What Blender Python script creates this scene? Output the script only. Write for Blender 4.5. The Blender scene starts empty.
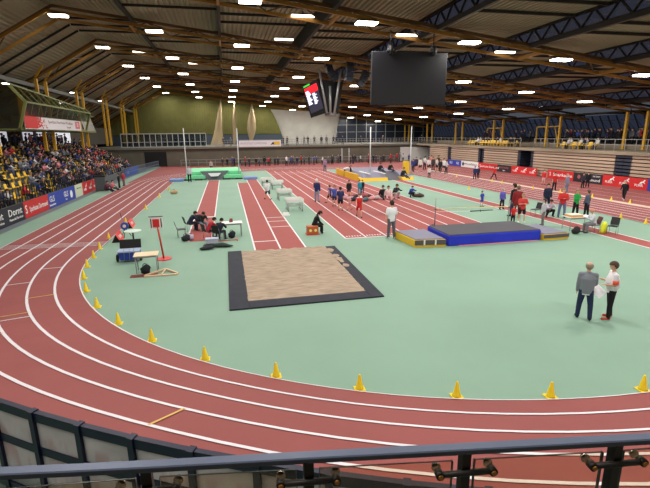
import bpy, bmesh, math, random
from mathutils import Vector, Matrix
random.seed(7)
PI = math.pi
SC = bpy.context.scene
COL = SC.collection
R = math.radians

# ------------------------------------------------------------------ camera
FPX, VX, VY, ROLL, H = 441.993, -100.1, -108.25, 0.011276, 5.3
_d = Vector((VX, -VY, FPX)).normalized()
_h = Vector((math.cos(ROLL), math.sin(ROLL), 0))
_n = _d.cross(_h).normalized()
if _n.y < 0: _n = -_n
_x = _n.cross(_d)
if _x.x < 0: _x = -_x
def ray(px, py):
    r = Vector((px-325, 244-py, FPX))
    return Vector((r.dot(_x), r.dot(_d), r.dot(_n)))
def G(px, py, z=0.0):
    r = ray(px, py); t = (z-H)/r.z
    return Vector((r.x*t, r.y*t, z))
def AX(px, py, X):
    r = ray(px, py); t = X/r.x
    return Vector((X, r.y*t, H+r.z*t))
def AY(px, py, Y):
    r = ray(px, py); t = Y/r.y
    return Vector((r.x*t, Y, H+r.z*t))
cam_d = bpy.data.cameras.new('camera')
cam = bpy.data.objects.new('camera', cam_d); COL.objects.link(cam)
right = Vector((_x.x, _d.x, _n.x)); upv = Vector((_x.y, _d.y, _n.y)); fwd = Vector((_x.z, _d.z, _n.z))
M3 = Matrix((right, upv, -fwd)).transposed()
cam.matrix_world = Matrix.Translation((0, 0, H)) @ M3.to_4x4()
cam_d.sensor_width = 36; cam_d.lens = 36*FPX/650; cam_d.clip_start = 0.05; cam_d.clip_end = 400
SC.camera = cam

# ------------------------------------------------------------------ materials
MATS = {}
def lin(c):
    return tuple(((v/255)/12.92 if v/255 <= 0.04045 else (((v/255)+0.055)/1.055)**2.4) for v in c)
def mat(name, rgb, rough=0.7, metal=0.0, noise=0.0, scale=4.0, bump=0.0, emit=None, strength=0.0, alpha=None, spec=0.4, vec=(1, 1, 1)):
    if name in MATS: return MATS[name]
    m = bpy.data.materials.new(name); m.use_nodes = True
    nt = m.node_tree; b = nt.nodes['Principled BSDF']
    c = lin(rgb)
    b.inputs['Base Color'].default_value = (*c, 1)
    b.inputs['Roughness'].default_value = rough
    b.inputs['Metallic'].default_value = metal
    b.inputs['Specular IOR Level'].default_value = spec
    if noise or bump:
        tc = nt.nodes.new('ShaderNodeTexCoord'); mp = nt.nodes.new('ShaderNodeMapping')
        mp.inputs['Scale'].default_value = vec
        nz = nt.nodes.new('ShaderNodeTexNoise'); nz.inputs['Scale'].default_value = scale; nz.inputs['Detail'].default_value = 6
        nt.links.new(tc.outputs['Object'], mp.inputs[0]); nt.links.new(mp.outputs[0], nz.inputs['Vector'])
        if noise:
            cr = nt.nodes.new('ShaderNodeValToRGB')
            cr.color_ramp.elements[0].position = 0.3; cr.color_ramp.elements[1].position = 0.7
            cr.color_ramp.elements[0].color = (*[v*(1-noise) for v in c], 1)
            cr.color_ramp.elements[1].color = (*[min(1, v*(1+noise)) for v in c], 1)
            nt.links.new(nz.outputs['Fac'], cr.inputs[0]); nt.links.new(cr.outputs[0], b.inputs['Base Color'])
        if bump:
            bp = nt.nodes.new('ShaderNodeBump'); bp.inputs['Strength'].default_value = bump
            nt.links.new(nz.outputs['Fac'], bp.inputs['Height']); nt.links.new(bp.outputs[0], b.inputs['Normal'])
    if emit:
        b.inputs['Emission Color'].default_value = (*lin(emit), 1); b.inputs['Emission Strength'].default_value = strength
    if alpha is not None: b.inputs['Alpha'].default_value = alpha
    MATS[name] = m
    return m
def glass_mat(name, tint, alpha=0.12, rough=0.03):
    if name in MATS: return MATS[name]
    m = bpy.data.materials.new(name); m.use_nodes = True; nt = m.node_tree
    for n in list(nt.nodes): nt.nodes.remove(n)
    o = nt.nodes.new('ShaderNodeOutputMaterial'); mx = nt.nodes.new('ShaderNodeMixShader')
    tr = nt.nodes.new('ShaderNodeBsdfTransparent'); gl = nt.nodes.new('ShaderNodeBsdfGlossy')
    tr.inputs[0].default_value = (*lin(tint), 1); gl.inputs['Roughness'].default_value = rough
    mx.inputs[0].default_value = alpha
    nt.links.new(tr.outputs[0], mx.inputs[1]); nt.links.new(gl.outputs[0], mx.inputs[2]); nt.links.new(mx.outputs[0], o.inputs[0])
    MATS[name] = m
    return m

M_turf = mat('green_floor', (129, 161, 142), 0.75, noise=0.05, scale=0.35)
M_red = mat('red_track', (143, 75, 73), 0.8, noise=0.06, scale=0.5)
M_red2 = mat('red_track_fresh', (153, 76, 72), 0.8, noise=0.05, scale=0.6)
M_line = mat('white_line', (222, 217, 222), 0.6)
M_yline = mat('yellow_line', (215, 175, 95), 0.6)
M_grey = mat('grey_floor', (98, 106, 112), 0.7, noise=0.08, scale=0.8)
M_conc = mat('concrete', (105, 100, 88), 0.85, noise=0.12, scale=0.6)
M_sand = mat('sand', (160, 142, 123), 0.95, noise=0.26, scale=2.0, bump=0.6, vec=(.8, 3.4, 1))
M_rubber = mat('black_rubber', (34, 38, 50), 0.8, noise=0.2, scale=3)
M_strip = mat('pale_strip', (205, 190, 172), 0.7, noise=0.05, scale=1)
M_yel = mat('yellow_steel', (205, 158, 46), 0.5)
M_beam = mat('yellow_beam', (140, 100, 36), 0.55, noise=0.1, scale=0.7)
M_brown = mat('brown_steel', (92, 66, 34), .6)
M_dark = mat('dark_steel', (40, 38, 36), 0.6)
M_navy = mat('navy_frame', (14, 16, 46), 0.45)
M_deck = mat('roof_deck', (142, 134, 110), 0.7, noise=0.06, scale=0.2)
M_deckd = mat('dark_cladding', (45, 43, 40), 0.8)
M_wood = mat('wood_plank', (178, 156, 136), 0.6, noise=0.08, scale=1.5, vec=(1, .1, 4))
M_olive = mat('olive_boards', (92, 90, 42), 0.8, noise=0.1, scale=1)
M_white = mat('white_paint', (225, 225, 222), 0.5)
M_steel = mat('grey_steel', (150, 152, 152), 0.4, 0.5)
M_black = mat('black', (18, 18, 20), 0.6)
M_seat = mat('yellow_seat', (250, 204, 60), 0.45)
M_greenp = mat('green_panel', (116, 122, 70), 0.5)

# ------------------------------------------------------------------ helpers
def obj(name, bm, mats, parent=None, smooth=False, loc=None):
    me = bpy.data.meshes.new(name)
    bmesh.ops.recalc_face_normals(bm, faces=bm.faces)
    bm.to_mesh(me); bm.free()
    if not isinstance(mats, (list, tuple)): mats = [mats]
    for m in mats: me.materials.append(m)
    if smooth:
        for p in me.polygons: p.use_smooth = True
    o = bpy.data.objects.new(name, me); COL.objects.link(o)
    if parent is not None: o.parent = parent
    if loc is not None: o.location = loc
    return o
def tag(o, label=None, cat=None, group=None, kind=None):
    if label: o['label'] = label
    if cat: o['category'] = cat
    if group: o['group'] = group
    if kind: o['kind'] = kind
    return o
def thing(name, label, cat, loc=(0, 0, 0), rz=0.0, group=None):
    o = bpy.data.objects.new(name, None); COL.objects.link(o)
    o.empty_display_size = 0.2
    o.location = loc; o.rotation_euler = (0, 0, rz)
    return tag(o, label, cat, group)
def B(): return bmesh.new()
def quad(bm, pts, mi=0):
    f = bm.faces.new([bm.verts.new(p) for p in pts]); f.material_index = mi; return f
def box(bm, x0, x1, y0, y1, z0, z1, mi=0, M=None):
    v = [Vector(p) for p in ((x0, y0, z0), (x1, y0, z0), (x1, y1, z0), (x0, y1, z0), (x0, y0, z1), (x1, y0, z1), (x1, y1, z1), (x0, y1, z1))]
    if M is not None: v = [M @ p for p in v]
    v = [bm.verts.new(p) for p in v]
    for q in ((0, 3, 2, 1), (4, 5, 6, 7), (0, 1, 5, 4), (1, 2, 6, 5), (2, 3, 7, 6), (3, 0, 4, 7)):
        f = bm.faces.new([v[i] for i in q]); f.material_index = mi
def hexa(bm, lo, hi, mi=0):
    """solid between a lower and an upper quad"""
    v = [bm.verts.new(p) for p in list(lo)+list(hi)]
    for q in ((0, 3, 2, 1), (4, 5, 6, 7), (0, 1, 5, 4), (1, 2, 6, 5), (2, 3, 7, 6), (3, 0, 4, 7)):
        f = bm.faces.new([v[i] for i in q]); f.material_index = mi
def bar(bm, a, b, w, h=None, mi=0):
    """rectangular bar from a to b, w wide sideways and h high"""
    a = Vector(a); b = Vector(b); h = w if h is None else h
    d = (b-a).normalized()
    s = d.cross(Vector((0, 0, 1)))
    s = Vector((1, 0, 0)) if s.length < 1e-4 else s.normalized()
    u = s.cross(d)
    s = s*w/2; u = u*h/2
    hexa(bm, (a-s-u, a+s-u, a+s+u, a-s+u), (b-s-u, b+s-u, b+s+u, b-s+u), mi)
def tube(bm, a, b, r, r2=None, n=10, mi=0, caps=True):
    a = Vector(a); b = Vector(b); r2 = r if r2 is None else r2
    d = (b-a).normalized(); s = d.cross(Vector((0, 0, 1)))
    s = Vector((1, 0, 0)) if s.length < 1e-4 else s.normalized()
    u = s.cross(d)
    A = []; Bv = []
    for k in range(n):
        t = 2*PI*k/n; o = s*math.cos(t)+u*math.sin(t)
        A.append(bm.verts.new(a+o*r)); Bv.append(bm.verts.new(b+o*r2))
    for k in range(n):
        f = bm.faces.new((A[k], A[(k+1) % n], Bv[(k+1) % n], Bv[k])); f.material_index = mi; f.smooth = True
    if caps:
        f = bm.faces.new(A[::-1]); f.material_index = mi
        f = bm.faces.new(Bv); f.material_index = mi
def lathe(bm, prof, c=(0, 0, 0), n=16, mi=0):
    c = Vector(c); rings = []
    for r, z in prof:
        rings.append([bm.verts.new(c+Vector((r*math.cos(2*PI*k/n), r*math.sin(2*PI*k/n), z))) for k in range(n)])
    for i in range(len(rings)-1):
        for k in range(n):
            f = bm.faces.new((rings[i][k], rings[i][(k+1) % n], rings[i+1][(k+1) % n], rings[i+1][k])); f.material_index = mi
    bm.faces.new(rings[0][::-1]).material_index = mi
    bm.faces.new(rings[-1]).material_index = mi
def polyprism(bm, pts, z0, z1, mi=0):
    lo = [bm.verts.new((p[0], p[1], z0)) for p in pts]; hi = [bm.verts.new((p[0], p[1], z1)) for p in pts]
    bm.faces.new(lo[::-1]).material_index = mi; bm.faces.new(hi).material_index = mi
    n = len(pts)
    for k in range(n): bm.faces.new((lo[k], lo[(k+1) % n], hi[(k+1) % n], hi[k])).material_index = mi
def bevel(o, w, seg=2):
    m = o.modifiers.new('bevel', 'BEVEL'); m.width = w; m.segments = seg; m.limit_method = 'ANGLE'
    return o
def text(s, size, M, material, name='lettering', parent=None, shear=0.0, depth=0.004, fit=None, bold=0.0):
    """lettering lying in the x-z plane of M, centred; fit = wished width"""
    c = bpy.data.curves.new('t', 'FONT'); c.body = s; c.size = size; c.extrude = depth; c.shear = shear; c.offset = bold
    c.align_x = 'CENTER'; c.align_y = 'CENTER'; c.resolution_u = 2
    t = bpy.data.objects.new('t', c); COL.objects.link(t)
    dg = bpy.context.evaluated_depsgraph_get(); dg.update()
    me = bpy.data.meshes.new_from_object(t.evaluated_get(dg))
    bpy.data.objects.remove(t); bpy.data.curves.remove(c)
    if fit:
        xs = [v.co.x for v in me.vertices]; w = max(xs)-min(xs); cx = (max(xs)+min(xs))/2
        for v in me.vertices: v.co.x = (v.co.x-cx)*fit/w
    me.transform(Matrix.Rotation(PI/2, 4, 'X')); me.transform(M)
    me.materials.clear(); me.materials.append(material)
    o = bpy.data.objects.new(name, me); COL.objects.link(o)
    if parent is not None: o.parent = parent
    return o
def dup(root, loc=None, rz=None, label=None, group=None):
    r = root.copy(); COL.objects.link(r)
    if loc is not None: r.location = loc
    if rz is not None: r.rotation_euler = (0, 0, rz)
    if label: r['label'] = label
    if group: r['group'] = group
    for ch in [o for o in KIDS.get(root.name, root.children)]:
        c = ch.copy(); COL.objects.link(c); c.parent = r
        for g in list(ch.children):
            d = g.copy(); COL.objects.link(d); d.parent = c
    return r
KIDS = {}

# ------------------------------------------------------------------ floor and track
CX, CY0, CY1, RI, LW, NL = 8.87, 21.7, 55.0, 15.14, 0.82, 6
TW = LW*NL
def sstep(a, b, v):
    t = max(0, min(1, (v-a)/(b-a))); return t*t*(3-2*t)
def bank(x, y, t):
    if y >= CY0: return 0.0
    dy = CY0-y
    a = math.degrees(math.atan2(dy, abs(x-CX)))
    return 0.29*sstep(12, 60, a)*max(0, t)
def oval(t, n_arc=72, n_st=36):
    """closed loop of points at offset t outside the inner edge"""
    P = []
    r = RI+t
    for k in range(n_arc+1):
        a = PI+PI*k/n_arc; P.append((CX+r*math.cos(a), CY0+r*math.sin(a)))
    for k in range(1, n_st): P.append((CX+r, CY0+(CY1-CY0)*k/n_st))
    for k in range(n_arc+1):
        a = PI*k/n_arc; P.append((CX+r*math.cos(a), CY1+r*math.sin(a)))
    for k in range(1, n_st): P.append((CX-r, CY1-(CY1-CY0)*k/n_st))
    return P
def ring(bm, t0, t1, dz, mi):
    a = oval(t0); b = oval(t1)
    A = [bm.verts.new((x, y, bank(x, y, t0)+dz)) for x, y in a]
    Bv = [bm.verts.new((x, y, bank(x, y, t1)+dz)) for x, y in b]
    n = len(A)
    for k in range(n):
        f = bm.faces.new((A[k], A[(k+1) % n], Bv[(k+1) % n], Bv[k])); f.material_index = mi
def rect(bm, x0, x1, y0, y1, z, mi): quad(bm, ((x0, y0, z), (x1, y0, z), (x1, y1, z), (x0, y1, z)), mi)

bm = B()
box(bm, -30, 50, -8, 106, -0.3, -0.02, 0)
rect(bm, -12.8, 46, -6, 86, -0.010, 1)              # green around the oval
rect(bm, CX+RI+TW, 37.6, 8, 86, -0.004, 2)          # red area right
rect(bm, -11.6, CX+RI+TW, 56, 86, -0.005, 2)        # red area far
f = bm.faces.new([bm.verts.new((x, y, 0.0)) for x, y in oval(0)]); f.material_index = 1
rect(bm, 28.93, 29.6, 8, 62, 0.022, 3)
for x in (31.2, 33.0, 34.8): rect(bm, x, x+.05, 8, 80, 0.012, 4)
floor = tag(obj('floor', bm, [M_grey, M_turf, M_red, M_strip, M_line]), kind='structure', label='green and red sports hall floor')

bm = B()
for k in range(NL): ring(bm, k*LW, (k+1)*LW, 0.02, 0)
a = oval(TW)
for k in range(len(a)):
    p, q = a[k], a[(k+1) % len(a)]
    zp, zq = bank(*p, TW), bank(*q, TW)
    if zp > .01 or zq > .01:
        quad(bm, ((p[0], p[1], -.01), (q[0], q[1], -.01), (q[0], q[1], zq+.02), (p[0], p[1], zp+.02)), 2)
for k in range(NL+1):
    t = k*LW; w = 0.042
    ring(bm, t-w if k else 0.0, t+w if k < NL else t, 0.034, 1)
def cross_mark(ang, t0, t1, mi, w=0.05):
    P = []
    for t, s in ((t0, -1), (t1, -1), (t1, 1), (t0, 1)):
        r = RI+t; a_ = ang+s*w/2/r; x, y = CX+r*math.cos(a_), CY0+r*math.sin(a_)
        P.append((x, y, bank(x, y, t)+0.037))
    quad(bm, P, mi)
for px, py, l0, l1, mi in ((40, 297, 1, 2, 3), (15, 318, 2, 3, 3), (16, 323, 2, 3, 1), (163, 417, 3, 4, 3), (4, 342, 3, 4, 3), (12, 386, 4, 5, 1), (60, 267, 1, 2, 1), (14, 284, 2, 3, 1)):
    p = G(px, py, (.9 if px > 100 else .35 if py > 370 else .05)); a_ = math.atan2(p.y-CY0, p.x-CX)
    cross_mark(a_, l0*LW, l1*LW, mi)
for k in range(4): # finish line band on the left straight
    y = 23.4+0.25*k
    quad(bm, [(CX-RI-t_, y+dy+(.35 if t_ else 0), bank(CX-RI-t_, y, t_)+.037) for t_, dy in ((0, 0), (TW, 0), (TW, .05), (0, .05))], 1)
tag(obj('running_track', bm, [M_red, M_line, M_grey, M_yline]), kind='structure', label='red banked oval track with white lane lines')

# runways
bm = B()
z0, z1 = 0.004, 0.008
rect(bm, 1.07, 2.28, 20.4, 52, z0, 0); rect(bm, 2.28, 3.5, 20.4, 60, z0, 0)
for x, ye in ((1.07, 52), (2.28, 60), (3.5, 60)): rect(bm, x-.04, x+.04, 20.4, ye, z1, 1)
yl = G(245, 242.5).y; rect(bm, 1.07, 2.28, yl-.06, yl+.06, z1, 1)
for py in (217.5, 221.3, 226.9):
    yl = G(275, py).y; rect(bm, 2.28, 3.5, yl-.05, yl+.05, z1, 1)
tag(obj('long_jump_runway', bm, [M_red2, M_line]), kind='structure', label='red double long jump runway behind the sand pit')
bm = B()
rect(bm, -2.3, -1.0, 23.2, 56, z0, 0)
for x in (-2.3, -1.0): rect(bm, x-.04, x+.04, 23.2, 56, z1, 1)
quad(bm, ((-2.34, 23.2, z1), (-2.1, 23.2, z1), (-2.34, 24.2, z1), (-2.38, 24.2, z1)), 1)
tag(obj('pole_vault_runway', bm, [M_red2, M_line]), kind='structure', label='red runway leading to the green landing mat')
bm = B()
rect(bm, 5.85, 14.9, 21.8, 70, z0, 0)
for k in range(9): rect(bm, 5.85+k*1.131-.04, 5.85+k*1.131+.04, 21.8, 68, z1, 1)
rect(bm, 5.85, 14.9, 21.76, 21.86, z1, 1)
for y in (62, 64.4): rect(bm, 5.85, 14.9, y, y+.12, z1, 1)
for k in range(8):
    x = 5.85+1.131*(k+.5)
    for s in range(6): rect(bm, x-.42+s*.15, x-.36+s*.15, 22.1+.05*(s % 2), 22.35, z1, 1)
tag(obj('sprint_straight', bm, [M_red2, M_line]), kind='structure', label='red eight lane sprint straight through the infield')
bm = B()
rect(bm, 19.0, 20.15, 11.8, 60, z0, 0)
for x in (19.0, 20.15): rect(bm, x-.05, x+.05, 11.8, 60, z1, 1)
tag(obj('vault_approach', bm, [M_red2, M_line]), kind='structure', label='narrow red run up strip crossing the right green area')
bm = B()   # high jump approach arc lines
for (pa, pb) in (((436, 212), (478, 211)), ((478, 211), (505, 208))):
    p, q = G(*pa), G(*pb); d = (q-p).normalized().cross(Vector((0, 0, 1)))*.04
    quad(bm, ((p-d)+Vector((0, 0, .012)), (q-d)+Vector((0, 0, .012)), (q+d)+Vector((0, 0, .012)), (p+d)+Vector((0, 0, .012))))
tag(obj('trim_1', bm, M_line), kind='structure')

# sand pit
t = thing('sand_pit', 'large long jump sand pit framed in black rubber', 'sand pit', (2.3, 17, 0))
bm = B()
def pit_rim(x0, x1, y0, y1): box(bm, x0-2.3, x1-2.3, y0-17, y1-17, 0.0, 0.05)
pit_rim(-.2, .42, 13.2, 20.5); pit_rim(.42, 4.42, 13.2, 13.82); pit_rim(4.42, 4.88, 13.2, 20.3)
bevel(obj('rubber_border', bm, M_rubber, t), .015)
bm = B()
nx, ny = 48, 72
gr = [[bm.verts.new((-1.9+4.02*i/nx, -3.2+6.6*j/ny, 0.025+0.02*math.sin(i*.9+math.sin(j*.31)*2)*math.sin(j*.55)+random.uniform(0, .02))) for i in range(nx+1)] for j in range(ny+1)]
for j in range(ny):
    for i in range(nx): bm.faces.new((gr[j][i], gr[j][i+1], gr[j+1][i+1], gr[j+1][i]))
obj('sand', bm, M_sand, t, True)
bm = B()
random.seed(3)
for _ in range(9):      # sand spilled on the right border
    x, y = 2.16+random.uniform(0, .16), 1.2+random.uniform(-1.3, 1.5)
    n = 10; rr = random.uniform(.1, .22)
    f = [bm.verts.new((x+rr*math.cos(k*2*PI/n)*random.uniform(.6, 1), y+rr*1.8*math.sin(k*2*PI/n)*random.uniform(.6, 1), .053+_*.0006)) for k in range(n)]
    bm.faces.new(f)
tag(obj('spilled_sand', bm, M_sand, t), kind='stuff')

# ------------------------------------------------------------------ roof
def L(X): return 12.7-0.127*X if X >= -12 else 14.22-0.58*(-12-X)
EDG = [-12.6, -6.5, .08, 6.66, 13.24, 19.82, 26.4, 33.0, 39.6, 46.2, 50]
YN, YF = -8.0, 106.0
bm = B()
for k in range(len(EDG)-1):
    xa, xb = EDG[k], EDG[k+1]; zd = L(max(xa, -12))+.72
    n = int((xb-xa)/.33); prev = None
    for i in range(n):
        x = xa+(xb-xa)*i/n; w = (xb-xa)/n
        for (u0, u1, h0, h1) in ((0, .35, 0, 0), (.35, .5, 0, .11), (.5, .85, .11, .11), (.85, 1, .11, 0)):
            quad(bm, ((x+u0*w, YN, zd+h0), (x+u1*w, YN, zd+h1), (x+u1*w, YF, zd+h1), (x+u0*w, YF, zd+h0)), 0)
n = 42; xa, za = -12.6, L(-12)+.72
for i in range(n):
    w = 13.6/n
    for (u0, u1, h0, h1) in ((0, .35, 0, 0), (.35, .5, 0, .09), (.5, .85, .09, .09), (.85, 1, .09, 0)):
        q = []
        for u, h in ((u0, h0), (u1, h1)):
            d = (i+u)*w; q.append((xa-d, za-.58*d+h))
        quad(bm, ((q[0][0], YN, q[0][1]), (q[1][0], YN, q[1][1]), (q[1][0], YF, q[1][1]), (q[0][0], YF, q[0][1])), 0)
for k in range(1, len(EDG)-1):    # step walls on the left half are clad dark
    X = EDG[k]; zb = L(X)+.72; zt = L(max(EDG[k-1], -12))+.72
    if k <= 3: box(bm, X-.12, X+.12, YN, YF, zb-.25, zt+.05, 1)
YFR = [26.2+12.25*i for i in range(-2, 7)]
for Yf in YFR:                  # purlins
    for dy in (4.9, 7.3, 9.6):
        for k in range(len(EDG)-1):
            zd = L(max(EDG[k], -12))+.72
            box(bm, EDG[k]+.1, EDG[k+1]-.1, Yf+dy-.06, Yf+dy+.06, zd-.16, zd-.005, 1)
        bar(bm, (-12.6, Yf+dy, L(-12)+.62), (-25, Yf+dy, L(-12)+.62-.58*12.4), .1, .16, 1)
tag(obj('ceiling', bm, [M_deck, M_deckd]), kind='structure')
# clerestory windows
M_dusk = glass_mat('dusk_glass', (205, 205, 215), .08)
for n_, k in enumerate((4, 5, 6, 7, 8)):
    X = EDG[k]; zb = L(X)+.72; zt = L(EDG[k-1])+.72
    bm = B(); box(bm, X+.06, X+.08, YN, YF, zb, zt)
    w = tag(obj('window_%d' % (n_+1), bm, M_dusk), kind='structure')
    bm = B()
    box(bm, X-.1, X+.1, YN, YF, zb-.28, zb, 0); box(bm, X-.1, X+.1, YN, YF, zt-.1, zt+.06, 0)
    y = YN; j = 0
    while y < YF-.8:
        a, b = (zb, zt) if j % 2 == 0 else (zt, zb)
        bar(bm, (X, y, a), (X, y+.82, b), .09, .09); y += .82; j += 1
    obj('window_truss', bm, M_dark, w)
# frames
fr_lab = ['nearest the railing, high above the near bend', 'above the sand pit, with the big screen on it', 'just behind the video cube', 'third one behind the big screen', 'fourth one behind the big screen', 'fifth one behind the big screen', 'next to last before the far end wall', 'last one before the olive far end wall']
def roof_frame(Yf, i):
    t = thing('roof_frame', 'yellow twin beam steel roof frame '+fr_lab[i], 'roof frame', (-12, Yf, 14.2), group='roof frames')
    O = Vector((-12, Yf, 14.2))
    for dy in (0, 2.45):
        bm = B()
        pts = [(-25.5, L(-25.5)), (-12, L(-12)), (46, L(46))]
        for (xa, za), (xb, zb) in zip(pts, pts[1:]):
            bar(bm, Vector((xa, Yf+dy, za))-O, Vector((xb, Yf+dy, zb))-O, .13, .19)
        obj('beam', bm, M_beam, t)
    bm = B(); pts = [(-24, L(-24)+.62), (-12, L(-12)+.62), (45, L(45)+.62)]
    for (xa, za), (xb, zb) in zip(pts, pts[1:]): bar(bm, Vector((xa, Yf+1.22, za))-O, Vector((xb, Yf+1.22, zb))-O, .15, .2)
    obj('top_chord', bm, M_brown, t)
    bm = B(); x = -23.5
    while x < 44:
        for dy in (0.05, 2.4):
            if abs(x+12) > 1.8: bar(bm, Vector((x, Yf+dy, L(x)+.05))-O, Vector((x+1.6, Yf+1.22, L(x+1.6)+.55))-O, .07, .07); bar(bm, Vector((x+1.6, Yf+1.22, L(x+1.6)+.55))-O, Vector((x+3.2, Yf+dy, L(x+3.2)+.05))-O, .07, .07)
        x += 3.3
    tag(obj('web', bm, M_brown, t), kind='stuff')
    for k, X in enumerate(EDG[:-1]):
        bm = B(); X = max(X, -12)
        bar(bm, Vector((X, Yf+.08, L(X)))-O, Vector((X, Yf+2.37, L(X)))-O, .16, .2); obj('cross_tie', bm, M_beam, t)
    for dy in (0, 2.45):
        bm = B(); box(bm, -17.7-.13+12, -17.7+.13+12, dy-.13, dy+.13, 4.0-14.2, L(-17.7)-14.2); obj('column', bm, M_yel, t)
        bm = B(); bar(bm, (-17.7+12, dy, L(-17.7)-14.1), (-16.9+12, dy, L(-17.7)+1.15-14.1), .16, .16); obj('strut', bm, M_yel, t)
        bm = B(); box(bm, 42-.12+12, 42+.12+12, dy-.12, dy+.12, 3.4-14.2, L(42)-14.2-.1); obj('column', bm, M_yel, t)
for i, Yf in enumerate(YFR[1:]): roof_frame(Yf, i)
# long grey eaves duct at the left column heads
bm = B(); box(bm, -18.9, -18.1, 12, 103, 10.15, 10.5); box(bm, -19.3, -19.2, 12, 103, 10.3, 10.4)
tag(obj('ventilation_duct', bm, mat('duct_grey', (104, 104, 98), .6)), 'long grey duct running along the left column heads under the roof', 'duct')

# lamps
M_lamp = mat('lamp_glow', (255, 250, 235), emit=(255, 246, 228), strength=14)
M_lamp2 = mat('lamp_glow_dim', (255, 250, 235), emit=(255, 240, 215), strength=5)
ld = bpy.data.lights.new('lamp_light', 'AREA'); ld.shape = 'RECTANGLE'; ld.size = 1.4; ld.size_y = .6; ld.energy = 205; ld.color = (1.0, .955, .9); ld.spread = R(180)
lamp = None
bays = ['above the near bend', 'on the second frame', 'on the third frame', 'on the fourth frame', 'on the fifth frame', 'on the sixth frame', 'on the seventh frame', 'on the farthest frame']
cols = ['far left', 'left', 'centre left', 'centre', 'centre right', 'right', 'second right', 'far right']
def make_lamp(loc, label, group, dim=False):
    t = thing('ceiling_light', label, 'light', loc, 0, group)
    w, d = (.62, .32) if not dim else (.72, .14)
    bm = B(); box(bm, -w, w, -d, d, 0, .06); box(bm, -.04, .04, -.04, .04, .06, .2); obj('housing', bm, M_dark, t)
    bm = B(); box(bm, -w+.03, w-.03, -d+.02, d-.02, -.1, -.002); obj('lamp_panel', bm, M_lamp2 if dim else M_lamp, t)
    return t
lampp = {}
for i, Yf in enumerate([YFR[1], YFR[0]]+YFR[2:]):  # row over the camera is out of view, added to brighten the near end
    i = max(0, i-1)
    for k in range(8):
        X = -11.3+6.53*k
        loc = (X, Yf+.15, L(X)-.16)
        lab = 'bright rectangular ceiling light, %s, in the %s row' % (bays[i], cols[k])
        if not lampp: t = lampp['a'] = make_lamp(loc, lab, 'bright ceiling lights')
        else: t = dup(lampp['a'], loc, None, lab)
        lo = bpy.data.objects.new('lamp_light', ld); COL.objects.link(lo); lo.parent = t; lo.location = (0, 0, -.2)
for i, (px, py) in enumerate(((303, 18), (407, 37), (140, 53), (505, 54), (284, 41), (195, 64.5), (380, 84))):
    r = ray(px, py); tt = (12.7-H)/(r.z+.127*r.x); p = Vector((r.x*tt, r.y*tt, H+r.z*tt))
    p.z = L(p.x)+.16
    lab = 'thin dim strip light between the roof frames'
    if i == 0: t = lampp['b'] = make_lamp(p, lab, 'thin strip lights between roof frames', True)
    else: dup(lampp['b'], p, None, lab)

# ------------------------------------------------------------------ walls
bm = B()
box(bm, -28, 50, 86.0, 86.4, 0, 3.05, 0)
tag(obj('wall_far', bm, M_conc), kind='structure')
bm = B(); p0 = AY(145, 160, 85.97).x; p1 = AY(167, 160, 85.97).x; box(bm, p0, p1, 85.9, 85.98, 0, 2.6)
tag(obj('door_1', bm, M_black), kind='structure')
bm = B(); a0, a1 = AY(400, 160, 85.9).x, AY(437, 160, 85.9).x
box(bm, a0, a1, 85.85, 85.97, 0, 2.7); tag(obj('wall_panel', bm, M_white), 'plain white wall panel under the far gallery', 'panel')
bm = B()
box(bm, -26, 47, 85.4, 103, 3.05, 3.4, 0)
tag(obj('gallery_floor', bm, mat('slab', (120, 118, 108), .8)), kind='structure', label='far gallery slab')
bm = B()
n = 90
for i in range(n):                 # olive boarded end wall
    x = -28+46*i/n; w = 46/n
    box(bm, x, x+w*.93, 103, 103.2, 5.6, 15.6, 0)
box(bm, -28, 18, 103.2, 103.4, 3.4, 16, 1)
box(bm, -28, 18, 102.9, 103.2, 3.4, 5.5, 2)
tag(obj('wall_back', bm, [M_olive, M_deckd, mat('blue_grey', (60, 72, 84), .5)]), kind='structure')
bm = B(); box(bm, 18, 50, 103.2, 103.4, 3.4, 14)
tag(obj('wall_back_right', bm, mat('night_blue', (24, 30, 42), .35)), kind='structure')
bm = B()
for i in range(13): box(bm, 18.2+2.4*i, 18.32+2.4*i, 103.0, 103.15, 3.4, 12)
for z in (5.8, 7.4): box(bm, 18, 48, 103.0, 103.12, z, z+.08)
tag(obj('window_6', bm, M_steel), kind='structure')
bm = B(); box(bm, -26.5, -26.2, YN, 106, 0, 7); tag(obj('wall_left', bm, mat('left_wall', (120, 118, 110), .8)), kind='structure')
bm = B(); box(bm, -28, 50, -8.3, -8, 0, 16); tag(obj('wall_near', bm, M_deckd), kind='structure')
# right outer wall with slanted glazing
bm = B()
box(bm, 48.4, 48.6, YN, 106, 0, 4.6, 0); tag(obj('wall_right', bm, M_deckd), kind='structure')
bm = B()
Y = 12
while Y < 100:
    bar(bm, (48.3, Y, 4.4), (46.6, Y, 7.2), .1, .1); bar(bm, (48.3, Y, 4.4), (47.0, Y+1.2, 6.6), .07, .07); Y += 1.25
for z, x in ((4.6, 48.2), (5.6, 47.6), (6.6, 47.0)): box(bm, x-.04, x+.04, 12, 100, z, z+.08)
w = tag(obj('window_7', bm, mat('slate_frame', (48, 54, 62), .5)), kind='structure')
bm = B(); quad(bm, ((48.35, 10, 4.4), (48.35, 103, 4.4), (46.6, 103, 7.3), (46.6, 10, 7.3)))
tag(obj('window_8', bm, glass_mat('dusk_glass2', (150, 160, 190), .1)), kind='structure')

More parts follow.
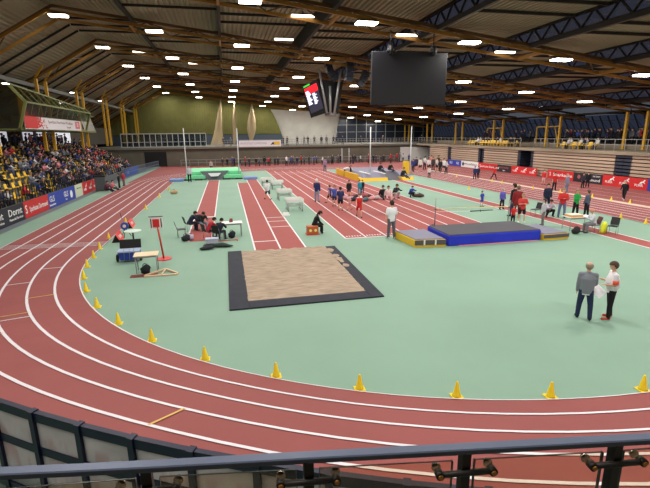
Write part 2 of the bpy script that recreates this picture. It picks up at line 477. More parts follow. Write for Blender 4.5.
# far gallery railing, screens, banner
t = thing('gallery_railing', 'grey metal railing along the whole far gallery edge', 'railing', (10, 85.5, 3.4))
bm = B()
for z in (.35, .7, 1.1): box(bm, -12, 31, -.03, .03, z-.03, z+.03)
obj('rail', bm, M_steel, t)
bm = B()
for k in range(72): box(bm, -12+.6*k-.025, -12+.6*k+.025, -.04, .04, 0, 1.1)
obj('baluster', bm, M_steel, t)['kind'] = 'stuff'
t = thing('glazed_screen', 'white framed glazed wall on the gallery left of the far hall', 'screen', (-16, 85.6, 3.4))
x0, x1 = AY(121, 140, 85.6).x+16, AY(206, 140, 85.6).x+16
bm = B(); nn = 15
for k in range(nn+1): box(bm, x0+(x1-x0)*k/nn-.06, x0+(x1-x0)*k/nn+.06, -.05, .05, 0, 2.4)
box(bm, x0, x1, -.06, .06, 2.3, 2.45); box(bm, x0, x1, -.06, .06, .9, .98); box(bm, x0, x1, -.06, .06, 0, .15)
obj('frame', bm, mat('screen_frame', (175, 180, 178), .5), t)
bm = B(); box(bm, x0, x1, -.01, .01, .15, 2.3); obj('pane', bm, glass_mat('clear', (205, 215, 215), .1), t)
# banner on the far gallery
x0, x1 = AY(239, 145, 85.3).x, AY(281, 145, 85.3).x
t = thing('banner', 'white banner with faint lettering hanging on the far gallery railing', 'banner', ((x0+x1)/2, 85.33, 3.25))
w = (x1-x0)/2
bm = B(); box(bm, -w, w, -.02, .02, 0, 1.15); obj('banner_sheet', bm, mat('banner_white', (228, 226, 232), .6), t)
text('SPORTSTADT DORTMUND', .5, Matrix.Translation((-1.2, -.03, .6)), mat('grey_ink', (150, 150, 165), .6), parent=t, fit=w*1.25)
bm = B()
for (a, b, c) in (((w-2.0, .25), (w-1.5, .85), (w-1.1, .6)), ((w-1.6, .3), (w-1.0, .9), (w-.9, .45))): bm.faces.new([bm.verts.new((p[0], -.026, p[1])) for p in (a, b, c)])
obj('emblem', bm, mat('emblem_dark', (40, 40, 60), .6), t)
bm = B(); box(bm, w-1.3, w-.2, -.028, -.021, .3, .9); obj('emblem', bm, mat('emblem_yellow', (230, 190, 60), .6), t)

# fabric sails and white fabric tower in front of end wall
def sail(px, top, bot, prof, lab, skew=0.0):
    A = AY(px, top, 100); Bt = AY(px+skew, bot, 100); h = A.z-3.42
    bm = B(); rings = []; n = len(prof)-1
    for j in range(n*4+1):
        u = j/(n*4); i = min(n-1, int(u*n)); f_ = u*n-i; r = prof[i]*(1-f_)+prof[i+1]*f_
        cx = Bt.x+(A.x-Bt.x)*u
        rings.append([bm.verts.new((cx+r*math.cos(a*PI/8)*(1+.08*(-1)**a), 100+r*.6*math.sin(a*PI/8)*(1+.08*(-1)**a), 3.42+h*u)) for a in range(16)])
    for j in range(len(rings)-1):
        for a in range(16): bm.faces.new((rings[j][a], rings[j][(a+1) % 16], rings[j+1][(a+1) % 16], rings[j+1][a]))
    tag(obj('fabric_sail', bm, mat('sail_cloth', (176, 156, 122), .8), None, True), lab, 'sail')
sail(221, 98, 147, (1.35, 1.1, .85, .7, .6, .45, .3, .15, .04), 'cream fabric sail column, leftmost of three on the end wall', -3.5)
sail(234.5, 98, 145, (.2, .35, .45, .45, .42, .35, .25, .12, .04), 'narrow cream fabric sail column between the two wider ones', 0)
sail(252, 102, 143, (.15, .4, .75, .9, .85, .7, .45, .2, .04), 'cream spindle shaped fabric sail, rightmost of three on the end wall', -1)
bm = B(); rings = []
tl, tr_, bl_, br_ = AY(271, 107, 96.5), AY(341, 118, 96.5), AY(284, 145, 96.5), AY(335, 145, 96.5)
for j in range(11):
    u = j/10; e = u**1.6
    xl = bl_.x+(tl.x-bl_.x)*e; xr = br_.x+(tr_.x-br_.x)*e
    z = 3.42+(tl.z-.5-3.42)*u; cx, rx = (xl+xr)/2, (xr-xl)/2
    rings.append([bm.verts.new((cx+rx*math.cos(a*PI/20)*(1+.012*(-1)**a)  , 96.5+rx*.2*math.sin(a*PI/20)*(1+.03*(-1)**a), z-(.9*(1+math.cos(a*PI/20))*.5 if j == 10 else 0))) for a in range(40)])
for j in range(10):
    for a in range(40): bm.faces.new((rings[j][a], rings[j][(a+1) % 40], rings[j+1][(a+1) % 40], rings[j+1][a]))
tag(obj('fabric_tower', bm, mat('white_cloth', (200, 198, 190), .8, noise=.08, scale=.6), None, True), 'wide white fabric funnel standing on the far gallery', 'fabric tower')

# ------------------------------------------------------------------ right side: bleachers, boards, gallery
def board(name, label, cat, p0, p1, zb, h, base, items, group=None):
    """upright board from p0 to p1 (as read from the hall side, left to right)"""
    p0 = Vector(p0); p1 = Vector(p1); c = (p0+p1)/2; d = (p1-p0); w = d.length; rz = math.atan2(d.y, d.x)
    t = thing(name, label, cat, (c.x, c.y, zb), rz, group)
    bm = B(); box(bm, -w/2+.015, w/2-.015, -.02, .03, 0, h); obj('board_panel', bm, base, t)
    for it in items:
        if it[0] == 't': text(it[1], it[2], Matrix.Translation((it[3]*w, -.026, it[4]*h)), it[5], parent=t, fit=it[6] if len(it) > 6 else None, bold=.008*it[2], shear=it[7] if len(it) > 7 else 0)
        elif it[0] == 'cat': leaping(t, it[1]*w, it[2]*h, it[3], it[4])
        elif it[0] == 'box': 
            bm = B(); box(bm, it[1]*w, it[2]*w, -.024, -.019, it[3]*h, it[4]*h); obj('emblem', bm, it[5], t)
        elif it[0] == 'disc':
            bm = B(); n = 20; f = bm.faces.new([bm.verts.new((it[1]*w+it[3]*math.cos(k*2*PI/n), -.025, it[2]*h+it[3]*math.sin(k*2*PI/n))) for k in range(n)]); obj('emblem', bm, it[4], t)
    return t
CATP = [(-.5, -.32), (-.38, -.16), (-.3, .0), (-.12, .06), (.1, .12), (.26, .3), (.3, .42), (.36, .34), (.5, .3), (.48, .22), (.36, .16), (.3, .02), (.42, -.1), (.52, -.2), (.46, -.24), (.3, -.16), (.16, -.06), (0, -.1), (-.1, -.22), (-.06, -.36), (-.14, -.4), (-.2, -.24), (-.3, -.2), (-.4, -.3), (-.46, -.42)]
def leaping(t, x, z, s, m):
    bm = B(); f = bm.faces.new([bm.verts.new((x+a*s, -.026, z+b*s)) for a, b in CATP]); obj('emblem', bm, m, t)
K_red = mat('board_red', (200, 40, 42), .5); K_blue = mat('board_blue', (42, 66, 165), .5); K_blk = mat('board_black', (34, 34, 42), .5)
K_wh = mat('board_white', (225, 228, 228), .5); K_ink = mat('ink_white', (240, 240, 240), .5); K_ind = mat('ink_dark', (30, 34, 50), .5); K_nav = mat('board_navy', (36, 38, 52), .5)
XB = 37.35
def yb(px, py): return AX(px, py, XB).y
RB = [(447.7, 166.3), (461, 167.6), (478, 169.7), (497, 172), (511, 173.5), (537, 176.6)]
yy = [yb(*p) for p in RB]
# read from the hall (looking +x): left = larger y
board('advertising_board', 'blue advertising board with white lettering left of the white one, far right side', 'sign', (XB, yy[0], 0), (XB, yy[1], 0), 0, .95, K_blue, [('t', 'GLS', .55, -.25, .5, K_ink), ('t', 'GLS', .55, .25, .5, K_ink)])
board('advertising_board', 'white advertising board beside the blue one under the wooden bleachers', 'sign', (XB, yy[1], 0), (XB, yy[2], 0), 0, .95, K_wh, [('disc', -.38, .5, .3, K_ind), ('t', 'Westfalen', .45, .05, .55, K_ind, 4.0)])
board('advertising_board', 'red advertising board between the white and black boards', 'sign', (XB, yy[2], 0), (XB, yy[3], 0), 0, .95, K_red, [('t', 'S', .6, -.4, .5, K_ink), ('t', 'Sparkasse Dortmund', .42, .08, .5, K_ink, 5.0)])
board('advertising_board', 'black advertising board left of the red leaping cat board', 'sign', (XB, yy[3], 0), (XB, yy[4], 0), 0, .95, K_blk, [('t', 'DORTMUND', .35, 0, .6, mat('ink_red', (170, 90, 90), .5)), ('t', 'Sport', .25, 0, .25, K_ink)])
def puma_items(n, s=.5): 
    r = []
    for k in range(n):
        x = -.5+(k+.5)/n
        r += [('t', 'PUMA', .34, x-.01, .36, K_ink), ('cat', x+.055, .68, .62, K_ink)]
    return r
board('advertising_board', 'red board with three white cat logos left of the stair opening', 'sign', (XB, yy[4], 0), (XB, yy[5]+.1, 0), 0, .98, K_red, puma_items(3))
y6, y7, y8, y9 = yb(547, 178), yb(573, 181), yb(602, 184), yb(647, 189.5)
board('advertising_board', 'red advertising board right of the stair opening', 'sign', (XB, y6, 0), (XB, y7, 0), 0, 1.0, K_red, [('t', 'Sparkasse', .5, .1, .5, K_ink, 3.0), ('t', 'S', .6, -.38, .5, K_ink)])
board('advertising_board', 'black advertising board with small white line of text, right side', 'sign', (XB, y7, 0), (XB, y8, 0), 0, 1.0, K_blk, [('disc', -.3, .55, .22, mat('ink_red')if 0 else MATS['ink_red']), ('t', 'Dortmund', .4, .12, .35, K_ink, 2.4), ('t', 'DIE STADT', .2, .3, .75, K_ink)])
board('advertising_board', 'red board with three white cat logos nearest the right picture edge', 'sign', (XB, y8, 0), (XB, y9, 0), 0, 1.05, K_red, puma_items(3))
board('advertising_board', 'blue advertising board cut by the right picture edge', 'sign', (XB, y9, 0), (XB, y9-5, 0), 0, 1.05, K_blue, [('t', 'GLS', .5, -.3, .5, K_ink)])
UN = [(24.5, 35.5, 'rightmost in view'), (37.4, 49.6, 'second from the right'), (52.8, 60.8, 'just left of the stair opening'), (62.4, 70.9, 'second left of the stair opening'), (72.1, 79.2, 'farthest, beside the white wall panel')]
for (a, b, s) in UN:
    t = thing('bleacher_unit', 'retracted wooden telescopic bleacher block, '+s, 'bleachers', (38, (a+b)/2, 0))
    hh = (b-a)/2
    bm = B(); box(bm, .15, 2, -hh, hh, 0, 3.02); obj('carcass', bm, M_dark, t)
    for k in range(9):
        bm = B(); z = .08+k*.335
        box(bm, -.3, .2, -hh, hh, z, z+.245); bevel(obj('front_board', bm, M_wood, t), .02)
    for s_ in (-1, 1):
        bm = B()
        for k in range(9): e_ = .93 if (a < 40 and s_ == (1 if a < 30 else -1)) else .56; box(bm, -.25, 1.5, min(s_*(hh-.1), s_*(hh+e_)), max(s_*(hh-.1), s_*(hh+e_)), .1+k*.335, .1+k*.335+.22)
        obj('side_frame', bm, mat('slat_blue', (46, 52, 68), .5), t)
bm = B(); box(bm, 37.5, 48.4, 10, 86, 3.06, 3.38); box(bm, 42.6, 48.4, 10, 86, 3.38, 3.9)
tag(obj('gallery_deck', bm, mat('slab_r', (140, 128, 110), .8)), kind='structure', label='right gallery deck')
bm = B(); 
for k in range(9): box(bm, 38.2+k*.32, 38.7+k*.32, 50.3, 51.9, 0, .34*(k+1))
tag(obj('stairs', bm, M_dark), 'dark stairs in the opening between the wooden bleachers', 'stairs')
def railing(name, label, p0, p1, z, hgt, step, m, rr=.025, rails=(1.0, .55)):
    p0 = Vector(p0); p1 = Vector(p1); d = p1-p0; Ln = d.length; c = (p0+p1)/2
    t = thing(name, label, 'railing', (c.x, c.y, z), math.atan2(d.y, d.x))
    for q in rails:
        bm = B(); box(bm, -Ln/2, Ln/2, -rr, rr, hgt*q-rr, hgt*q+rr); obj('rail', bm, m, t)
    n = max(2, int(Ln/step)); 
    if n <= 60:
        for k in range(n+1):
            bm = B(); box(bm, -Ln/2+Ln*k/n-rr, -Ln/2+Ln*k/n+rr, -rr*.9, rr*.9, 0, hgt-rr); obj('post', bm, m, t)
    else:
        bm = B()
        for k in range(n+1): box(bm, -Ln/2+Ln*k/n-rr*.6, -Ln/2+Ln*k/n+rr*.6, -rr*.6, rr*.6, 0, hgt-rr)
        obj('post', bm, m, t)['kind'] = 'stuff'
    return t
railing('gallery_railing', 'grey steel railing on the right gallery above the wooden bleachers', (37.9, 27, 0), (37.9, 50, 0), 3.38, 1.15, 1.2, M_steel)
railing('gallery_railing', 'grey steel railing on the right gallery beyond the stair opening', (37.9, 52.6, 0), (37.9, 85, 0), 3.38, 1.15, 1.4, M_steel)
railing('barrier_rail', 'grey rail barrier at the foot of the far wall', (-8, 84.2, 0), (34, 84.2, 0), 0, 1.15, 1.5, M_steel, rr=.04)
railing('barrier_rail', 'grey sloping barrier leading from the left stand to the far bend', (-13.4, 62.5, 0), (-11.5, 82, 0), 0, 1.2, .5, mat('rail_blue', (110, 122, 140), .5))
# yellow gallery frames on the right gallery
for i, (ya, yb_) in enumerate(((52.5, 57), (65, 69.5))):
    bm = B()
    for y in (ya, yb_): box(bm, 43.4, 43.55, y-.08, y+.08, 3.38, 6.1)
    box(bm, 43.4, 43.55, ya, yb_, 5.95, 6.1); bar(bm, (43.47, ya, 3.4), (43.47, ya+.9, 6.0), .12, .12)
    tag(obj('yellow_portal', bm, M_yel), 'yellow steel portal on the right gallery, %s' % ('nearer one' if i == 0 else 'farther one'), 'frame')

# ------------------------------------------------------------------ left stand
XW = -13.5
NROW = 7; RUN, RISE = .98, .5
def rowx(k): return -14.5-RUN*k
def rowz(k): return .75+RISE*k
bm = B()
for k in range(NROW):
    box(bm, rowx(k)-RUN+.45, rowx(k)+.45, 24, 74, -.01 if k == 0 else 0, rowz(k), 0)
box(bm, -26.2, rowx(NROW-1)-RUN+.45, 24, 80, 0, 4.0, 0)
box(bm, XW-.15, XW-.02, 24, 56, 0, 1.12, 0)
tag(obj('grandstand', bm, mat('stand_conc', (92, 96, 98), .85)), kind='structure', label='stepped concrete left stand')
bm = B()
M_bl = mat('lit_panel', (235, 235, 240), .6, emit=(225, 228, 240), strength=.6)
for (pa, pb) in ((-6, 8), (24, 34), (38, 48), (56, 71)):
    box(bm, -22.95, -22.9, AX(pa, 141, -22.9).y, AX(pb, 141, -22.9).y, 4.1, 6.0)
tag(obj('window_9', bm, M_bl), kind='structure')
bm = B(); box(bm, -23.3, -23, 20, 103, 4.0, 7.0); tag(obj('wall_left_back', bm, mat('beige_dark', (88, 84, 74), .8)), kind='structure')
def yw(px, py): return AX(px, py, XW).y
ys = [24.5, 33.0, 37.3, yw(75.5, 197), yw(83, 194.6), yw(97.5, 189.5)]
LBL = [('black advertising board with white lettering below the front row of the left stand', K_nav, [('t', 'Dornt', .62, .04, .62, K_ink, 1.9), ('t', 'Financial Services', .22, .04, .25, K_ink, 1.9), ('t', 'Dornt', .62, .35, .62, K_ink, 1.9), ('t', 'Financial Services', .22, .35, .25, K_ink, 1.9), ('t', 'Dornt', .62, -.28, .62, K_ink, 1.9)]),
       ('red advertising board on the left between black and blue boards', K_red, [('t', 'S', .8, -.42, .5, K_ink), ('t', 'Sparkasse Dortmund', .5, .07, .45, K_ink, 3.2)]),
       ('long blue advertising board on the left with white lettering', K_blue, [('t', 'GLS', .62, -.38, .58, K_ink), ('t', 'Gemeinschaftsbank', .2, -.38, .2, K_ink, 1.3), ('t', 'GLS', .62, .12, .58, K_ink), ('t', 'Bank', .2, .12, .2, K_ink), ('disc', .33, .45, .33, K_ink)]),
       ('small pale board between the long blue and the red one', mat('board_pale', (205, 215, 190), .5), [('t', 'Stadt Dortmund', .22, 0, .7, mat('ink_green', (120, 150, 110), .5), 1.2)]),
       ('red board with three white cat logos on the left stand wall', K_red, puma_items(3))]
for i, (lab, m, items) in enumerate(LBL):
    board('advertising_board', lab, 'sign', (XW+.02, ys[i], 0), (XW+.02, ys[i+1], 0), 0, 1.12, m, items)
board('advertising_board', 'far blue board leaning at the end of the left stand', 'sign', (XW+.1, 64.2, 0), (XW+.1, 73.5, 0), 0, .95, mat('board_blue2', (40, 90, 200), .5), [('t', 'GLS', .5, -.3, .5, K_ink)])
# thin dark bars on top of the boards
bm = B(); y = 25.0; nb = 0
t = thing('stand_fence', 'fence of thin dark upright bars above the left advertising boards', 'fence', (XW-.1, 40, 1.1))
while y < 56:
    bm = B(); box(bm, -.02, .02, y-40-.02, y-40+.02, 0, 1.05); obj('bar', bm, M_black, t); y += .42; nb += 1
bm = B(); box(bm, -.015, .015, -15, 16, .0, .05); box(bm, -.012, .012, -15, 16, .98, 1.02); obj('rail', bm, M_black, t)

# commentary booth
t = thing('commentary_booth', 'green framed glass booth above the left stand with a red and white banner', 'booth', (-17, 43.6, 6.1))
def bq(p): return Vector(p)-Vector((-17, 43.6, 6.1))
ya, ye = 43.6, 62.5
prof = [(-17.0, 6.1), (-16.25, 8.27), (-17.4, 9.75), (-21.5, 9.75), (-21.5, 6.1)]
proff = [(-17.0, 6.1), (-16.3, 8.2), (-16.9, 8.7), (-21.5, 8.7), (-21.5, 6.1)]
bm = B()
for P_, y in ((prof, ya), (proff, ye)):
    for (xa, za), (xb, zb) in zip(P_, P_[1:]): bar(bm, bq((xa, y, za)), bq((xb, y, zb)), .2, .2)
for i in range(3): bar(bm, bq((prof[i][0], ya, prof[i][1])), bq((proff[i][0], ye, proff[i][1])), .16, .14 if i else .3)
box(bm, -4.5, 0, 0, ye-ya, -.15, .02)
obj('frame', bm, M_greenp, t)
bm = B()
def pl(i, u): a, b = prof[i], proff[i]; return bq((a[0]+(b[0]-a[0])*u, ya+(ye-ya)*u, a[1]+(b[1]-a[1])*u))
for k in range(1, 12):
    u = k/12
    bar(bm, pl(1, u), pl(2, u), .07, .07); bar(bm, pl(0, u)*.45+pl(1, u)*.55, pl(1, u), .05, .05)
obj('mullion', bm, M_greenp, t)['kind'] = 'stuff'
bm = B(); quad(bm, (pl(1, 0), pl(1, 1), pl(2, 1), pl(2, 0)))
quad(bm, (pl(0, 0)*.5+pl(1, 0)*.5, pl(0, 1)*.5+pl(1, 1)*.5, pl(1, 1), pl(1, 0)))
quad(bm, (pl(0, 0), pl(1, 0), pl(2, 0), pl(3, 0))); quad(bm, (pl(0, 0), pl(3, 0), pl(4, 0)))if 0 else quad(bm, (pl(0, 0), pl(3, 0), bq((-21.5, ya, 8)), pl(4, 0)))
obj('glazing', bm, glass_mat('booth_glass', (165, 175, 150), .3, .12), t)
bm = B(); box(bm, -4.45, -4.35, 0, ye-ya, 0, 3.8); obj('back_wall', bm, M_deckd, t)
bm = B()
for k in range(6): box(bm, -2.6, -1.2, 1.5+k*3.0, 3.6+k*3.0, .05, 1.15)
obj('desk', bm, mat('booth_desk', (120, 100, 95), .6), t)
# banner on the booth front: plane through lower edge
yA, yB = ya+.3, 59.5
MB_ = Matrix.Translation(bq((-16.72, (yA+yB)/2, 6.68))) @ Matrix.Rotation(PI/2, 4, 'Z')
bm = B(); box(bm, -(yB-yA)/2, (yB-yA)/2, -.03, .02, -.62, .52, 0, MB_)
obj('banner', bm, mat('banner_pale', (215, 212, 216), .6), t)
bm = B()
random.seed(5)
for k in range(150):
    u = random.random(); x = -(yB-yA)/2+u*5.2*random.uniform(.5, 1); r = .12+.3*(1-u)*random.random()
    z = random.uniform(-.5, .42+.5*(1-u)*(1-u)); n = 7; a0 = random.random()*6
    bm.faces.new([bm.verts.new(MB_ @ Vector((x+r*math.cos(a0+q*2*PI/n)*random.uniform(.5, 1), -.034-k*.0001, z+r*.8*math.sin(a0+q*2*PI/n)*random.uniform(.5, 1)))) for q in range(n)])
obj('red_splash', bm, K_red, t)['kind'] = 'stuff'
bm = B(); box(bm, -(yB-yA)/2, -(yB-yA)/2+2.6, -.05, -.032, -.55, .6, 0, MB_); obj('red_field', bm, K_red, t)
text('Sportland Nordrhein-Westfalen', .42, MB_ @ Matrix.Translation((1.2, -.04, .12)), mat('ink_pale', (150, 130, 140), .6), parent=t, fit=7.2)
bm = B(); box(bm, (yB-yA)/2-2.1, (yB-yA)/2-.5, -.04, -.032, -.42, .38, 0, MB_); obj('logo_panel', bm, mat('logo_pink', (205, 110, 120), .6), t)
text('20', .6, MB_ @ Matrix.Translation(((yB-yA)/2-1.3, -.05, 0)), K_ink, parent=t)
text('Dortmund', .28, MB_ @ Matrix.Translation((3.4, -.04, -.32)), MATS['ink_pale'], parent=t)
# small booth behind it
t = thing('camera_cabin', 'small grey glazed cabin at the far end of the green booth', 'cabin', (-17.3, 65.6, 6.0))
bm = B(); box(bm, -3, 0, -2.6, 2.6, -.1, .1); box(bm, -3, 0, -2.6, 2.6, 1.95, 2.05); obj('frame', bm, M_greenp, t)
bm = B(); hexa(bm, ((-3, -2.5, .1), (.0, -2.5, .1), (0, 2.5, .1), (-3, 2.5, .1)), ((-3, -2.3, 1.95), (-.5, -2.3, 1.95), (-.5, 2.3, 1.95), (-3, 2.3, 1.95))); obj('glazing', bm, mat('cabin_grey', (130, 130, 120), .3), t)
# floodlights on the left columns
for i, (px, py) in enumerate(((99, 101), (71, 93), (4, 84))):
    p = AX(px, py, -17.2)
    t = thing('floodlight', ['white floodlight on a yellow column right of the booth', 'white floodlight above the booth end', 'small round floodlight at the left edge above the booth'][i], 'light', p, 0)
    bm = B(); box(bm, -.5, 0, -.05, .05, .15, .22); box(bm, -.08, .3, -.3, .3, .06, .24); obj('housing', bm, M_dark, t)
    bm = B(); box(bm, -.04, .26, -.26, .26, 0, .05); obj('lamp_panel', bm, M_lamp, t)

# ------------------------------------------------------------------ hanging screen and video cube
a, b = AY(372, 51, 26.8), AY(445, 105, 26.8)
t = thing('hanging_screen', 'large dark switched off screen hanging from the roof', 'screen', ((a.x+b.x)/2, 26.8, b.z))
w = (b.x-a.x)/2; h = a.z-b.z
bm = B(); box(bm, -w, w, 0, .22, 0, h); bevel(obj('cabinet', bm, mat('screen_case', (22, 21, 26), .6), t), .02)
bm = B(); box(bm, -w+.05, w-.05, -.012, 0, .05, h-.05); obj('display', bm, mat('screen_face', (17, 16, 22), .45), t)
for s in (-.52, .62):
    bm = B(); tube(bm, (s*w, .1, h), (s*w, .1, h+.28), .3, .12, 12); tube(bm, (s*w-.12, .1, h+.1), (s*w+.12, .1, h+.1), .3, .3, 14); obj('hoist', bm, M_black, t)
    bm = B(); tube(bm, (s*w, .1, h+.28), (s*w, .1, L((a.x+b.x)/2)-b.z), .025); tube(bm, (s*w+.1, .1, h+.28), (s*w+.06, .1, L((a.x+b.x)/2)-b.z), .015); obj('cable', bm, M_black, t)

YC = 45.0
O = Vector((10.2, YC, 8.9))
t = thing('video_cube', 'hanging video cube of tilted panels with one lit red and blue display', 'scoreboard', O)
A = AY(302, 87, YC+1.0)-O; Bq = AY(317, 79, YC-1.0)-O; C = AY(327, 112.5, YC-1.0)-O; D = AY(311, 118, YC+1.0)-O
nrm = (Bq-A).cross(D-A).normalized()
if nrm.x < 0: nrm = -nrm
bm = B(); hexa(bm, (A, Bq, C, D), tuple(p+nrm*.7 for p in (A, Bq, C, D))); obj('panel_housing', bm, M_black, t)
def on(u, v, e=.012): return A+(Bq-A)*u+(D-A)*v-nrm*e
def ledq(u0, u1, v0, v1, m, e, nm='display'):
    bm = B(); quad(bm, (on(u0, v0, e), on(u1, v0, e), on(u1, v1, e), on(u0, v1, e))); obj(nm, bm, m, t)
ledq(.08, .92, .08, .88, mat('led_off', (50, 48, 62), .4, emit=(60, 58, 78), strength=.5), .012)
E_red = mat('led_red', (230, 20, 30), .4, emit=(255, 30, 40), strength=1.6); E_wh = mat('led_white', (240, 240, 255), .4, emit=(225, 230, 255), strength=1.6)
ledq(.1, .9, .1, .3, E_red, .02, 'red_block')
for j in range(8): 
    v = .2+.055*j; ledq(.12, .12+.2+.05*(j % 3), v, v+.035, E_wh, .03, 'text_line')
for j in range(7):
    v = .33+.05*j; ledq(.5, .66+.08*(j % 2), v, v+.03, E_wh, .03, 'text_line')
ledq(.08, .5, .01, .06, mat('led_green', (60, 200, 60), .4, emit=(70, 220, 80), strength=.8), .02, 'green_strip')
a1, a2, a3, a4 = [AY(px, py, YC+.3)-O for px, py in ((338, 84), (343.5, 80), (338, 114), (333, 115))]
bm = B(); hexa(bm, (a1, a2, a3, a4), tuple(p+Vector((.1, 1.3, 0)) for p in (a1, a2, a3, a4))); obj('panel_housing', bm, M_black, t)
b1, b2, b3, b4 = [AY(px, py, YC+1.2)-O for px, py in ((319, 79), (339, 82), (336, 114), (326, 114))]
bm = B(); hexa(bm, (b1, b2, b3, b4), tuple(p+Vector((0, .5, 0)) for p in (b1, b2, b3, b4))); obj('panel_housing', bm, mat('cube_back', (36, 40, 46), .5), t)
for (pa, pb) in (((319, 69), (327, 113.5)), ((330, 86), (330.5, 114)), ((341, 69), (334, 114))):
    bm = B(); tube(bm, AY(*pa, YC-1.4)-O, AY(*pb, YC-1.4)-O, .11, .11, 8); obj('pipe', bm, M_steel, t)
bm = B(); tube(bm, AY(325, 114.5, YC)-O, AY(336, 114.5, YC)-O, .2, .2, 8); obj('pipe', bm, M_steel, t)
for px in (322, 339):
    bm = B(); p = AY(px, 80, YC+.6)-O; tube(bm, p, (p.x, p.y, L(10)-8.9), .03); obj('cable', bm, M_dark, t)
def array(pts, Y, lab):
    P = [AY(px, py, Y) for px, py in pts]; o = P[0]
    t = thing('speaker_array', lab, 'speakers', o)
    for p, q in zip(P, P[1:]):
        bm = B(); e = (q-p).normalized()*.03; bar(bm, p+e-o, q-e-o, .75, .62); obj('speaker_box', bm, mat('speaker', (32, 38, 50), .5), t)
    bm = B(); tube(bm, (0, 0, 0), (0, 0, L(o.x)-o.z), .025); obj('cable', bm, M_black, t)
array([(328, 62), (328.5, 67), (330, 72), (333, 76), (336.5, 80)], 44, 'curved loudspeaker array directly above the video cube')
array([(349.5, 61.5), (349.5, 67), (349.5, 72), (349, 77), (348.5, 81.5)], 41, 'straight loudspeaker array between the cube and the big screen')
array([(366, 67), (366, 72), (364.5, 77), (362, 82), (358.5, 86)], 43, 'curved loudspeaker array right beside the big screen')

# ------------------------------------------------------------------ near barrier behind the bend
RBR = 20.12; ZT = 2.34
t = thing('safety_barrier', 'dark framed barrier with cloudy panels around the near bend', 'barrier', (CX, CY0-RBR, 0))
O = Vector((CX, CY0-RBR, 0))
def bp(ang, z, r=RBR): return Vector((CX+r*math.cos(ang), CY0+r*math.sin(ang), z))-O
a_first = math.atan2(5.3-CY0, -2.6-CX); step = .69/RBR
angs = [a_first+step*k for k in range(-14, 26)]
g0 = G(78, 421, 2.38); aph = math.atan2(g0.y-CY0, g0.x-CX)
off = (aph-angs[0]) % step; angs = [a+off for a in angs]
M_pan = mat('cloudy_panel', (196, 196, 196), .35, noise=.14, scale=1.6)
nt = M_pan.node_tree; bs = nt.nodes['Principled BSDF']
tc = nt.nodes.new('ShaderNodeTexCoord'); sx = nt.nodes.new('ShaderNodeSeparateXYZ'); nt.links.new(tc.outputs['Object'], sx.inputs[0])
nz2 = nt.nodes.new('ShaderNodeTexNoise'); nz2.inputs['Scale'].default_value = 5; mp2 = nt.nodes.new('ShaderNodeMapping'); mp2.inputs['Scale'].default_value = (1.5, 1.5, .5)
nt.links.new(tc.outputs['Object'], mp2.inputs[0]); nt.links.new(mp2.outputs[0], nz2.inputs['Vector'])
cr2 = nt.nodes.new('ShaderNodeValToRGB'); cr2.color_ramp.elements[0].position = .5; cr2.color_ramp.elements[1].position = .66; cr2.color_ramp.elements[0].color = (0, 0, 0, 1); cr2.color_ramp.elements[1].color = (.28, .28, .28, 1)
nt.links.new(nz2.outputs['Fac'], cr2.inputs[0])
band = nt.nodes.new('ShaderNodeMapRange'); band.inputs[1].default_value = 2.08; band.inputs[2].default_value = 2.0; nt.links.new(sx.outputs['Z'], band.inputs[0])
mlt = nt.nodes.new('ShaderNodeMath'); mlt.operation = 'MULTIPLY'; nt.links.new(cr2.outputs[0], mlt.inputs[0]); nt.links.new(band.outputs[0], mlt.inputs[1])
src = bs.inputs['Base Color'].links[0].from_socket
trl = nt.nodes.new('ShaderNodeBsdfTranslucent'); mxs = nt.nodes.new('ShaderNodeMixShader'); mxs.inputs[0].default_value = .6; outn = nt.nodes['Material Output']
mixc = nt.nodes.new('ShaderNodeMix'); mixc.data_type = 'RGBA'
nt.links.new(mlt.outputs[0], mixc.inputs[0]); nt.links.new(src, mixc.inputs[6]); mixc.inputs[7].default_value = (*lin((165, 95, 100)), 1); nt.links.new(mixc.outputs[2], bs.inputs['Base Color']); nt.links.new(mixc.outputs[2], trl.inputs[0]); nt.links.new(bs.outputs[0], mxs.inputs[1]); nt.links.new(trl.outputs[0], mxs.inputs[2]); nt.links.new(mxs.outputs[0], outn.inputs[0])
for i, a in enumerate(angs):
    bm = B(); d = .035/RBR
    hexa(bm, (bp(a-d, 0, RBR-.04), bp(a+d, 0, RBR-.04), bp(a+d, 0, RBR+.05), bp(a-d, 0, RBR+.05)), (bp(a-d, ZT+.01, RBR-.04), bp(a+d, ZT+.01, RBR-.04), bp(a+d, ZT+.01, RBR+.05), bp(a-d, ZT+.01, RBR+.05)))
    obj('post', bm, M_navy, t)
    if i+1 < len(angs):
        a2 = angs[i+1]
        bm = B()
        hexa(bm, (bp(a, .2, RBR), bp(a2, .2, RBR), bp(a2, .2, RBR+.012), bp(a, .2, RBR+.012)), (bp(a, ZT-.05, RBR), bp(a2, ZT-.05, RBR), bp(a2, ZT-.05, RBR+.012), bp(a, ZT-.05, RBR+.012)))
        obj('panel', bm, M_pan, t)
for z0_, z1_, r0, nm in ((ZT-.115, ZT, .03, 'top_rail'), (1.79, 1.89, .025, 'middle_rail'), (1.1, 1.22, .03, 'lower_rail'), (.1, .22, .03, 'bottom_rail')):
    bm = B()
    for a, a2 in zip(angs, angs[1:]):
        hexa(bm, (bp(a, z0_, RBR-r0), bp(a2, z0_, RBR-r0), bp(a2, z0_, RBR+r0), bp(a, z0_, RBR+r0)), (bp(a, z1_, RBR-r0), bp(a2, z1_, RBR-r0), bp(a2, z1_, RBR+r0), bp(a, z1_, RBR+r0)))
    obj(nm, bm, M_navy, t)
